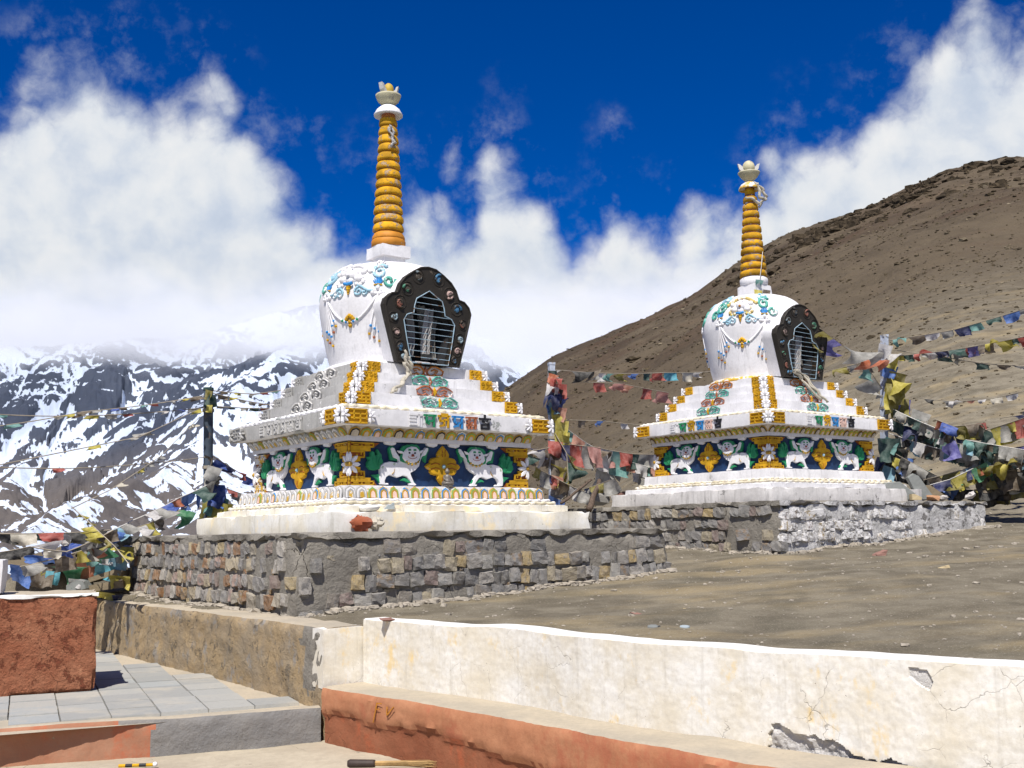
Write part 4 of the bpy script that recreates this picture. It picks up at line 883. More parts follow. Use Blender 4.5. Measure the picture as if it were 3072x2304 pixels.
def petals(parent, faces, h0, z0, h1, z1, n, kinds, name):
    ht = math.hypot(h1 - h0, z1 - z0); tilt = math.atan2(h1 - h0, z1 - z0)
    for face, ks in faces.items():
        wd = 2 * min(h0, h1) / n
        for i in range(n):
            a = -min(h0, h1) + wd * (i + 0.5); p = bpy.data.objects.new(name, PET[ks[i % len(ks)]]); col.objects.link(p); p.parent = parent
            rz = {'y': 0, 'x': -math.pi / 2}[face]; x, y, z = fmap(face, h0)(a, z0, 0.0)
            p.matrix_local = Matrix.Translation((x, y, z)) @ Matrix.Rotation(rz, 4, 'Z') @ Matrix.Rotation(tilt, 4, 'X') @ Matrix.Diagonal((wd * 0.98, 1.0, ht, 1))
def frustum(h0, z0, h1, z1, m=0, mats_by=None):
    mb = MB(); a = [(-h0, -h0, z0), (h0, -h0, z0), (h0, h0, z0), (-h0, h0, z0)]; b_ = [(-h1, -h1, z1), (h1, -h1, z1), (h1, h1, z1), (-h1, h1, z1)]
    mb.poly(a[::-1]); mb.poly(b_); mm = mats_by or {}
    for i, f in enumerate(('-y', '+x', '+y', '-x')): j = (i + 1) % 4; mb.poly([a[i], a[j], b_[j], b_[i]], mm.get(f, 0))
    return mb
def rope(mb, h, z, r_, m, seed, face, n=150):
    """twisted rope moulding along one face"""
    pts = [fmap(face, h)(-h + 2 * h * i / n, z + 0.004 * math.sin(i * 0.9 + seed), 0.006 * math.cos(i * 0.9)) for i in range(n + 1)]
    mb.tube(pts, [r_ * (0.8 + 0.35 * abs(math.sin(i * 0.75))) for i in range(n + 1)], 6, m)
def corner_plate(parent, name, mp, a0, a1, z0, z1, m, d=0.016, curls=True, seed=0):
    r_ = random.Random(seed); mb = MB(); wd, ht = a1 - a0, z1 - z0
    n = 5; left = [(a0 + r_.uniform(0, 0.012), z0 + ht * i / n) for i in range(n + 1)]; right = [(a1 - r_.uniform(0, 0.02) - 0.02 * abs(math.sin(math.pi * i / n)), z0 + ht * i / n) for i in range(n, -1, -1)]
    mb.prism(left[::-1] + right[::-1] if False else [(a0, z0)] + right[::-1] + [(a0, z1)], 0.0, d * 0.5, mp, 0)
    if curls:
        k = 2 if ht < 0.14 else 2; q = max(2, round(wd / (ht / 2)))
        for i in range(q):
            for j in range(2):
                c = (a0 + wd * (i + 0.5) / q, z0 + ht * (j + 0.5) / 2)
                mb.tube([mp(a, z, d * 0.75) for a, z in spiral(c[0], c[1], min(wd / q, ht / 2) * 0.44, 1.25, r_.uniform(0, 6.28), 11, r_.choice((-1, 1)))], ht * 0.052, 5)
    else:
        for z in (z0 + ht * 0.06, z0 + ht * 0.36, z0 + ht * 0.64, z0 + ht * 0.94): mb.bar((a0 + wd * 0.04, z), (a1 - wd * 0.08, z), ht * 0.10, 0, d, mp)
        for i in range(4):
            x = a0 + wd * (0.06 + 0.28 * i); mb.bar((x, z0 + ht * (0.06 if i % 2 else 0.3)), (x, z0 + ht * (0.94 if i % 2 == 0 else 0.66)), ht * 0.10, 0, d, mp)
    return mb.build(name, m, parent)
def flower(parent, mp, a, z, r_, m, half=None, name='flower', centre=None):
    mb = MB()
    for k in range(8):
        t = k * math.pi / 4 + 0.02; ca, sa = math.cos(t), math.sin(t)
        if half == 'right' and ca < -0.2: continue
        if half == 'left' and ca > 0.2: continue
        pts = [(u_ * r_, v_ * r_) for u_, v_ in ((0.12, -0.06), (0.45, -0.17), (0.75, -0.16), (0.98, 0), (0.75, 0.16), (0.45, 0.17), (0.12, 0.06))]
        mb.prism([(a + p * ca - q * sa, z + p * sa + q * ca) for p, q in pts], 0.012, 0.042, mp, 0, 0.006)
    o_ = mb.build(name, m, parent)
    mc = MB(); mc.ball(mp(a, z, 0.034), r_ * 0.22, n=8, k=4); mc.build('flower_centre', centre or M['gold'], o_, smooth=True)
    return o_
def cloud_ornament(parent, mp, a, z, wd, ht, m, mc):
    mb = MB()
    for s_ in (-1, 1):
        loop = [(0.10, 0.05), (0.30, 0.45), (0.55, 0.50), (0.78, 0.34), (0.98, 0.10), (0.92, -0.28), (0.66, -0.40), (0.50, -0.22), (0.30, -0.42), (0.12, -0.30)]
        mb.tube([mp(a + s_ * p * wd / 2, z + q * ht, 0.010) for p, q in loop], ht * 0.105, 5, 0, closed=True, flat=0.8)
        mb.tube([mp(a + s_ * p * wd / 2, z + q * ht, 0.010) for p, q in [(0.30, 0.05), (0.48, 0.22), (0.68, 0.12), (0.62, -0.08), (0.5, 0.0)]], ht * 0.075, 5, 0)
    o_ = mb.build('cloud_ornament', m, parent)
    mj = MB(); mj.prism([(a - wd * 0.07, z), (a, z - ht * 0.45), (a + wd * 0.07, z), (a, z + ht * 0.45)], 0, 0.018, mp, 0, 0.008); mj.build('jewel', mc, o_)

def niche(root, y0, worn):
    mpn = lambda a, z, d: (a, -y0 - d, z); ring_o, ring_i = full(NICHE), full(OPEN)
    # hood from the dome out to the frame
    mb = MB(); n = len(ring_o)
    for i in range(n):
        j = (i + 1) % n; (a0, z0), (a1, z1) = ring_o[i], ring_o[j]
        if z0 < 1.81 and z1 < 1.81: continue
        k = 0.97
        mb.poly([mpn(a0, z0, 0.0), mpn(a1, z1, 0.0), mpn(a1 * k, z1 + 0.03, -0.16), mpn(a0 * k, z0 + 0.03, -0.16)])
        mb.poly([mpn(a0 * k, z0 + 0.03, -0.16), mpn(a1 * k, z1 + 0.03, -0.16), mpn(a1 * k * 0.9, z1 + 0.045, -0.50), mpn(a0 * k * 0.9, z0 + 0.045, -0.50)])
    mb.build('niche_hood', M['white_clean'], root, weld=True, smooth=True)
    # dark frame with a real opening
    from mathutils import geometry
    def rim(d0, d1, ro, ri, mb, m=0):
        tri = geometry.tessellate_polygon([[Vector((a, z, 0)) for a, z in ro], [Vector((a, z, 0)) for a, z in ri]]); fl_ = ro + ri
        mb.mesh_add([mpn(a, z, d1) for a, z in fl_], [t for t in tri], m)
        for ring in (ro, ri):
            for i in range(len(ring)):
                j = (i + 1) % len(ring); mb.poly([mpn(*ring[i], d0), mpn(*ring[j], d0), mpn(*ring[j], d1), mpn(*ring[i], d1)], m)
    mb = MB(); rim(-0.02, 0.055, ring_o, ring_i, mb); fr = mb.build('niche_frame', M['niche'], root)
    mb = MB(); mb.tube([mpn(a * 0.975, z * 0.994 + 0.012, 0.056) for a, z in ring_o], 0.012, 5, closed=True); mb.build('frame_bead', M['niche'], fr)
    sw = [(0.13, 2.745, 0), (-0.13, 2.745, 1), (-0.27, 2.60, 2), (0.27, 2.60, 3), (-0.36, 2.44, 4), (0.36, 2.44, 0), (-0.445, 2.27, 1), (0.445, 2.27, 4), (-0.405, 2.11, 3), (0.405, 2.11, 1), (-0.36, 1.97, 0), (0.36, 1.97, 3), (-0.325, 1.86, 1), (0.325, 1.86, 0)]
    cm = [M['dull_' + k_] for k_ in ('rust', 'blue', 'paleblue', 'green', 'pink')]
    for i, (a, z, c) in enumerate(sw):
        k = 0.060 if z > 2.4 else 0.047; s_ = 1 if a > 0 else -1; mb = MB()
        mb.prism([(a + k * 0.62 * math.cos(t * math.pi / 5), z + k * 0.62 * math.sin(t * math.pi / 5)) for t in range(10)], 0.05, 0.066, mpn, 0, 0.01)
        mb.tube([mpn(p, q, 0.064) for p, q in spiral(a, z, k, 0.75, 1.2 + i, 9, s_)], [k * 0.26 * (1 - 0.06 * j) for j in range(10)], 5, 0)
        mb.build('swirl', cm[(c + (1 if worn else 0)) % 5], fr, smooth=True)
        mr = MB(); mr.tube([mpn(a + k * 1.25 * math.cos(t * math.pi / 7), z + k * 1.25 * math.sin(t * math.pi / 7), 0.056) for t in range(14)], 0.006, 4, closed=True); mr.build('swirl_ring', M['niche'], fr)
    # dark recess with hanging cloths behind a grille
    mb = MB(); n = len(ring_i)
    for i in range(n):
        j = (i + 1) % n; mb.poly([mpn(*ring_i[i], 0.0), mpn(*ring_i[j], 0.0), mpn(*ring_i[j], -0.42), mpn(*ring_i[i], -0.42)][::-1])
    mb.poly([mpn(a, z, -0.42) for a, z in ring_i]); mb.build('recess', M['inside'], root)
    rr = random.Random(4 if worn else 9)
    for i in range(4):
        a = (-0.16, -0.02, 0.06, 0.17)[i]; mb = MB(); top = 2.50 - 0.9 * abs(a); bot = rr.uniform(1.86, 2.05)
        P = [[mpn(a + u_ * 0.055 + 0.03 * math.sin(t * 3 + i) + (0.12 if i == 1 else 0) * t, top + (bot - top) * t, -0.10 - 0.035 * math.sin(u_ * 9 + i) - 0.05 * (i % 2)) for u_ in (-1, -.6, -.2, .2, .6, 1)] for t in (0, .2, .4, .6, .8, 1)]
        for r0 in range(5):
            for c0 in range(5): mb.poly([P[r0][c0], P[r0][c0 + 1], P[r0 + 1][c0 + 1], P[r0 + 1][c0]])
        mb.build('offering_scarf', CL['grey' if i % 2 else 'white'], root, smooth=True, weld=True)
    mb = MB(); mb.tube([mpn(a, z, 0.070) for a, z in ring_i], 0.0065, 6, closed=True); gr = mb.build('grille', M['grille'], root)
    z = 1.86
    while z < 2.56:
        xs = []
        for i in range(len(ring_i)):
            (a0, z0), (a1, z1) = ring_i[i - 1], ring_i[i]
            if (z0 > z) != (z1 > z): xs.append(a0 + (a1 - a0) * (z - z0) / (z1 - z0))
        if len(xs) >= 2:
            mb = MB(); mb.tube([mpn(min(xs), z + 0.006, 0.070), mpn(max(xs), z - 0.004, 0.070)], 0.0036, 5); mb.build('grille_bar', M['grille'], gr)
        z += 0.066

def stupa(name, pos, th, worn, label):
    """worn=True: the nearer stupa with weathered left sides and painted petals; False: the cleaner one"""
    root = empty(name, pos, th); tag(root, label, 'stupa'); sd_ = 1.0 if worn else 7.0; DK[0] = 1.0 if worn else 1.072
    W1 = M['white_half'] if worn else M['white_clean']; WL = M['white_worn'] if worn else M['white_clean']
    pm = [M['plinth'], M['plinth']] if worn else [M['plinth_grey'], M['plinth_grey']]
    rough_box((-1.60, -1.60, -0.03), (1.60, 1.60, 0.205), 0.07, 0.008, sd_, 0.022).build('plinth', pm, root, weld=True)
    rough_box((-1.435, -1.435, 0.195), (1.435, 1.435, 0.275), 0.07, 0.006, sd_ + 2, 0.02).build('base_step', M['plinth'] if worn else M['white'], root, weld=True)
    frustum(1.345, 0.27, 1.255, 0.342, 0).build('rope_base', M['white'], root)
    for f in ('y', 'x'):
        for k, (h, z) in enumerate(((1.325, 0.298), (1.285, 0.325))):
            mb = MB(); rope(mb, h, z, 0.017, 0, k, f); mb.build('rope_moulding', M['rope_cream'] if k == 0 or not worn else M['white'], root, smooth=True)
    rough_box((-1.235, -1.235, 0.335), (1.235, 1.235, 0.470), 0.07, 0.004, sd_ + 4, 0.014, taper=0.012).build('lotus_base', M['white'], root, weld=True)
    if worn: petals(root, {'y': ['worn', 'worn', 'green'] + ['blue', 'green'] * 9, 'x': ['worn', 'worn', 'worn', 'worn', 'green', 'worn', 'worn', 'blue']}, 1.244, 0.345, 1.228, 0.462, 20, None, 'lotus_petal')
    # body block
    mb = MB(); mb.box((-1.09, -1.09, 0.46), (1.09, 1.09, 0.93)); mb.build('body', M['navy'], root)
    for f in ('y', 'x'):
        mp = fmap(f, 1.09)
        for s_ in (-1, 1):                                            # stepped corner fret
            mq = (lambda a, z, d, s_=s_, mp=mp: mp(s_ * a, z, d)); fretworn = worn and f == 'x' and s_ < 0
            ym = M['yellow_worn'] if fretworn else M['yellow']
            mb = MB(); bars = MB(); ed = 1.118
            for i, (z0, z1, wa, wb) in enumerate(FRETS):
                a0 = ed - wa; t0 = ed - wb
                mb.prism([(ed, z0), (ed, z1), (t0 if i == 0 else a0, z1), (a0 if i else a0, z0)] if i != len(FRETS) - 1 else [(ed, z0), (ed, z1), (a0, z1), (t0, z0)], 0.0, 0.014, mq, 0)
                bw = 0.014
                if z1 - z0 > 0.04:
                    for p, q in (((ed - 0.005, z1 - bw / 2), (a0 + bw / 2, z1 - bw / 2)), ((ed - 0.005, z0 + bw / 2), (a0 + bw / 2, z0 + bw / 2)), ((a0 + bw / 2, z0 + bw / 2), (a0 + bw / 2, z1 - bw / 2)), ((ed - bw / 2 - 0.002, z0), (ed - bw / 2 - 0.002, z1))): bars.bar(p, q, bw, 0.0, 0.028, mq)
                    if wa > 0.15:
                        zc = (z0 + z1) / 2
                        bars.bar((ed - wa * 0.52, z0), (ed - wa * 0.52, zc), bw, 0, 0.027, mq)
                        if z1 - z0 < 0.06: bars.bar((ed - 0.06, zc), (ed - wa * 0.38, zc), bw * 0.8, 0, 0.027, mq); bars.bar((a0 + 0.05, zc), (a0 + 0.10, zc), bw * 0.8, 0, 0.027, mq)
                        else: bars.bar((ed - wa * 0.78, zc), (ed - wa * 0.78, z1), bw * 0.8, 0, 0.027, mq)
                else:
                    bars.prism([(ed, z0), (ed, z1), (a0, z1), (a0, z0)], 0, 0.024, mq)
            o_ = mb.build('corner_fret', M['fret'], root); bars.build('fret_bars', ym, o_)
            flower(root, mq, 1.118 - 0.012, 0.683, 0.125, M['lion'], half='left', name='corner_flower')
        for fl_ in (False, True):
            lion(root, mp, fl_)
        mb = MB(); mb.prism(VAJRA, -0.01, 0.034, mp, 0, 0.012)
        for s_ in (-1, 1):
            for q in (0.655, 0.705): mb.tube([mp(s_ * a, z, 0.034) for a, z in ((0.05, q), (0.10, q + 0.012), (0.16, q - 0.005))], 0.006, 4, 1)
            for q in (0.80, 0.84, 0.555, 0.52): mb.tube([mp(s_ * 0.015, q - 0.02, 0.035), mp(s_ * 0.022, q + 0.015, 0.035)], 0.005, 4, 1)
        o_ = mb.build('crossed_vajra', [M['yellow'], M['fret']], root)
        mb = MB(); mb.ball(mp(0, 0.68, 0.034), 0.022, n=8, k=4); mb.build('vajra_hub', M['paleblue'], o_, smooth=True)
        for a in (-0.64, -0.14, 0.14, 0.64):                          # little white clouds under the beam
            mb = MB(); mb.prism([(a - 0.075, 0.925), (a - 0.06, 0.893), (a - 0.02, 0.886), (a + 0.03, 0.880), (a + 0.065, 0.893), (a + 0.075, 0.925)], 0, 0.03, mp, 0, 0.004); mb.build('white_cloud', M['lion'], root)
    rough_box((-1.142, -1.142, 0.915), (1.142, 1.142, 0.972), 0.09, 0.003, sd_ + 6, 0.008).build('beam', M['beam'], root, weld=True)
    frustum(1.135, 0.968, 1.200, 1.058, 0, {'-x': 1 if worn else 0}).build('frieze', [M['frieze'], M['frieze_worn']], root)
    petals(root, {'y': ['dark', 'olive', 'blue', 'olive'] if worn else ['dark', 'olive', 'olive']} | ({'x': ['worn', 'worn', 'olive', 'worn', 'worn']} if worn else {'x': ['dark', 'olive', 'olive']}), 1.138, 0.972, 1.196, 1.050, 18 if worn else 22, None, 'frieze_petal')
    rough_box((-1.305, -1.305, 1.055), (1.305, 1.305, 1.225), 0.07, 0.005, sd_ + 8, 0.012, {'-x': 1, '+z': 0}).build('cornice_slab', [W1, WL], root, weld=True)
    frustum(1.285, 1.220, 1.075, 1.292).build('rope_ledge', M['white'] if not worn else M['white_half'], root)
    for f in ('y', 'x'):
        for h, z in ((1.255, 1.238), (1.225, 1.250)):
            mb = MB(); rope(mb, h, z, 0.016, 0, h, f); mb.build('rope_moulding', M['rope_cream'] if not (worn and f == 'x') else M['white_half'], root, smooth=True)
    # mantra letters and corner plates on the slab
    tint = [M['white'], M['green'], M['yellow'], M['blue'], M['rust'] if worn else M['pink'], M['black']]
    for f in ('y', 'x'):
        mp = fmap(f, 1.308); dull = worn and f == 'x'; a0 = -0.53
        for i, gl in enumerate(GLYPH):
            mb = MB(); x0, z0, wd, ht = a0 + i * 0.172, 1.072, 0.138, 0.125
            for st in gl:
                for p, q in zip(st[:-1], st[1:]): mb.bar((x0 + p[0] * wd, z0 + p[1] * ht), (x0 + q[0] * wd, z0 + q[1] * ht), 0.021, 0, 0.016, mp)
            mb.build('mantra_letter', M['relief_grey'] if dull else tint[i], root)
            if i == 0 or dull: 
                mb = MB(); mb.prism([(x0 - 0.008, 1.062), (x0 + wd + 0.012, 1.062), (x0 + wd + 0.012, 1.215), (x0 - 0.008, 1.215)], 0, 0.006, mp); mb.build('letter_panel', M['white_worn'] if dull else M['white_half'], root)
        for s_ in (-1, 1):
            mq = lambda a, z, d, s_=s_, mp=mp: mp(s_ * a, z, d); ym = M['white_worn'] if (dull and s_ < 0) else M['yellow']
            corner_plate(root, 'corner_plate', mq, 1.02 if worn else 1.0, 1.27, 1.065, 1.215, ym, 0.026, False, 3 + s_)
            flower(root, mq, 1.30, 1.14, 0.085, M['white_worn'] if dull and s_ < 0 else M['lion'], half='left', name='corner_flower', centre=M['lion'])
            if worn:
                flower(root, mq, 1.00, 1.14, 0.075, M['white_worn'] if dull and s_ < 0 else M['lion'], half='left', name='corner_flower', centre=M['lion'])
    # four stepped tiers
    TI = [(1.063, 1.285, 1.422), (0.963, 1.418, 1.545), (0.872, 1.541, 1.667), (0.787, 1.663, 1.790)]
    cc = [(M['teal'], M['yellow']), (M['rust'], M['yellow']), (M['teal'], M['rust']), (M['rust_orange'], M['rust'])]
    for i, (h, z0, z1) in enumerate(TI):
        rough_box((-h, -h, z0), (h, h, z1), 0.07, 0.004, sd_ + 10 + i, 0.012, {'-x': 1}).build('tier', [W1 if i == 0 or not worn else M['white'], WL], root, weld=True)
        for f in ('y', 'x'):
            mp = fmap(f, h + 0.002); dull = worn and f == 'x'
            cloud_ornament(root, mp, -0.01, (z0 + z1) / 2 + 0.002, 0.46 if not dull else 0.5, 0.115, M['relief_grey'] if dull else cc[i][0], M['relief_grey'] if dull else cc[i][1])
            for s_ in (-1, 1):
                mq = lambda a, z, d, s_=s_, mp=mp: mp(s_ * a, z, d)
                corner_plate(root, 'corner_plate', mq, h - (0.215 if worn else 0.20), h - 0.045, z0 + 0.012, z1 - 0.002, M['white_worn'] if dull and s_ < 0 else M['yellow'], 0.024, i != 0, i * 7 + s_)
                flower(root, mq, h - 0.002, (z0 + z1) / 2, 0.062, M['lion'], half='left', name='corner_flower', centre=M['lion'])
    mb = MB(); mb.lathe([(0.70, 1.785), (0.735, 1.80), (0.73, 1.825), (0.69, 1.85), (0.63, 1.86)], 40); mb.build('dome_ring', M['yellow_worn'] if not worn else M['white'], root, smooth=True)
    # dome
    mb = MB(); fine = [(dome_r(1.76 + 1.283 * i / 40), 1.76 + 1.283 * i / 40) for i in range(41)]; fine = [(r_, 1.76 + (z - 1.76) * DK[0]) for r_, z in fine]; mb.lathe(fine, 120)
    keep = [k for k, f in enumerate(mb.f) if not all(mb.v[i][1] < -0.3 and abs(mb.v[i][0]) < (0.36 if mb.v[i][2] < 2.36 else 0.24) and mb.v[i][2] < 2.63 for i in f)]
    mb.f = [mb.f[k] for k in keep]; mb.m = [mb.m[k] for k in keep]; dome = mb.build('dome', M['white_clean'], root, smooth=True)
    dome_ornaments(dome, worn)
    niche(root, 0.80, worn)
    # harmika and spire
    rough_box((-0.145, -0.145, 3.02), (0.145, 0.145, 3.16), 0.05, 0.003, sd_, 0.008).build('harmika_neck', M['white'], root, weld=True)
    rough_box((-0.185, -0.185, 3.135), (0.185, 0.185, 3.272 if worn else 3.30), 0.05, 0.004, sd_ + 1, 0.012).build('harmika', M['white_half' if not worn else 'white'], root, weld=True)
    zb, zt, r0, r1, nr = (3.30, 4.83, 0.190, 0.103, 14) if worn else (3.43, 4.70, 0.205, 0.100, 11)
    if worn:
        mb = MB(); mb.lathe([(0.165, 3.262), (0.196, 3.28), (0.198, 3.34), (0.175, 3.37)], 24); mb.build('spire_foot', M['orange'], root, smooth=True)
        zb = 3.345
    else:
        mb = MB(); mb.lathe([(0.175, 3.29), (0.205, 3.32), (0.21, 3.40), (0.17, 3.44)], 24); mb.build('spire_foot', M['white'], root, smooth=True)
    mb = MB(); mb.lathe([(r0 * 0.80, zb), (r1 * 0.80, zt + 0.02)], 20); mb.build('spire_core', M['orange'] if worn else M['ringgap'], root, smooth=True)
    for i in range(nr):
        f0, f1 = i / nr, (i + 1) / nr; za, zc = zb + (zt - zb) * f0, zb + (zt - zb) * f1; dz_ = zc - za
        rr = r0 + (r1 - r0) * f0; rs = random.Random(i + (0 if worn else 40)); jx, jy = rs.uniform(-.003, .003), rs.uniform(-.003, .003)
        if worn: prof = [(rr * 0.90, za + dz_ * 0.06), (rr * 0.99, za + dz_ * 0.14), (rr * 1.0, za + dz_ * 0.30), (rr * 0.975, za + dz_ * 0.55), (rr * 0.90, za + dz_ * 0.80), (rr * 0.80, za + dz_ * 0.95)]
        else: prof = [(rr * 0.93, za + dz_ * 0.12), (rr * 1.0, za + dz_ * 0.16), (rr * 0.985, za + dz_ * 0.55), (rr * 0.955, za + dz_ * 0.78), (rr * 0.85, za + dz_ * 0.90)]
        mb = MB(); mb.lathe(prof, 24, c=(jx, jy))
        mb.v = [(x * (1 + 0.035 * fbm3((x, y, z), 9, 2, i)), y * (1 + 0.035 * fbm3((x, y, z), 9, 2, i + 3)), z + 0.006 * fbm3((x, y, z), 6, 2, i)) for x, y, z in mb.v]
        mb.build('spire_ring', M['orange'] if worn and i == 0 else M['spire_yellow'], root, smooth=True)
    def at_top(z): return z
    if worn:
        T = 4.83
        mb = MB(); mb.lathe([(0.085, T), (0.075, T + 0.06), (0.075, T + 0.10)], 16); mb.build('spire_neck', M['redneck'], root, smooth=True)
        mb = MB(); mb.lathe([(0.10, T + 0.045), (0.168, T + 0.030), (0.170, T + 0.045), (0.135, T + 0.105), (0.085, T + 0.148), (0.03, T + 0.16)], 28); mb.build('parasol', M['bowl'] if False else M['white'], root, smooth=True)
        mb = MB(); mb.lathe([(0.05, T + 0.155), (0.075, T + 0.165), (0.125, T + 0.215), (0.146, T + 0.265), (0.150, T + 0.285), (0.13, T + 0.287), (0.08, T + 0.26)], 28); mb.build('moon_bowl', M['bowl'], root, smooth=True)
        mb = MB(); mb.ball((0.005, 0.0, T + 0.355), 0.072, n=14, k=8, sc3=(0.85, 0.85, 1.15)); mb.build('sun_finial', M['sunball'], root, smooth=True)
        FLS = ((200, 1.0), (320, 0.85), (80, 0.9))
        zf = T + 0.27
    else:
        T = 4.72
        mb = MB(); mb.lathe([(0.078, T), (0.075, T + 0.10)], 16); mb.build('spire_neck', M['yellow'], root, smooth=True)
        mb = MB(); mb.lathe([(0.065, T + 0.06), (0.072, T + 0.12), (0.07, T + 0.18)], 16); mb.build('upper_neck', M['redneck'], root, smooth=True)
        mb = MB(); mb.lathe([(0.09, T + 0.115), (0.165, T + 0.085), (0.168, T + 0.105), (0.13, T + 0.165), (0.07, T + 0.205)], 28); mb.build('parasol', M['yellow_worn'], root, smooth=True)
        mb = MB(); mb.lathe([(0.06, T + 0.20), (0.07, T + 0.23), (0.125, T + 0.285), (0.165, T + 0.345), (0.168, T + 0.36), (0.14, T + 0.362), (0.08, T + 0.33)], 28); mb.build('moon_bowl', M['bowl'], root, smooth=True)
        mb = MB(); mb.ball((0, 0, T + 0.445), 0.10, n=16, k=9, sc3=(0.95, 0.95, 1.05)); mb.build('sun_finial', M['bowl'], root, smooth=True)
        FLS = ((210, 1.0), (40, 1.0)) if False else ((325, 1.15), (140, 1.15), (230, 0.5), (50, 0.5))
        zf = T + 0.345
    for dg, k in FLS:
        a = R(dg); ca, sa = math.cos(a), math.sin(a); mb = MB()
        pts = [(0.05, 0.0), (0.095, 0.015), (0.125 * k, 0.06 * k), (0.145 * k, 0.135 * k), (0.115 * k, 0.125 * k), (0.085, 0.085 * k), (0.055, 0.05)]
        f_ = lambda p, q, d: (ca * p - sa * d, sa * p + ca * d, zf + q)
        vs = [f_(p, q, 0.028) for p, q in pts] + [f_(p, q, -0.028) for p, q in pts]; n = len(pts)
        mb.mesh_add(vs, [tuple(range(n)), tuple(range(2 * n - 1, n - 1, -1))] + [(i, i + n, (i + 1) % n + n, (i + 1) % n) for i in range(n)])
        mb.build('flame', M['relief_grey'], root)
    return root

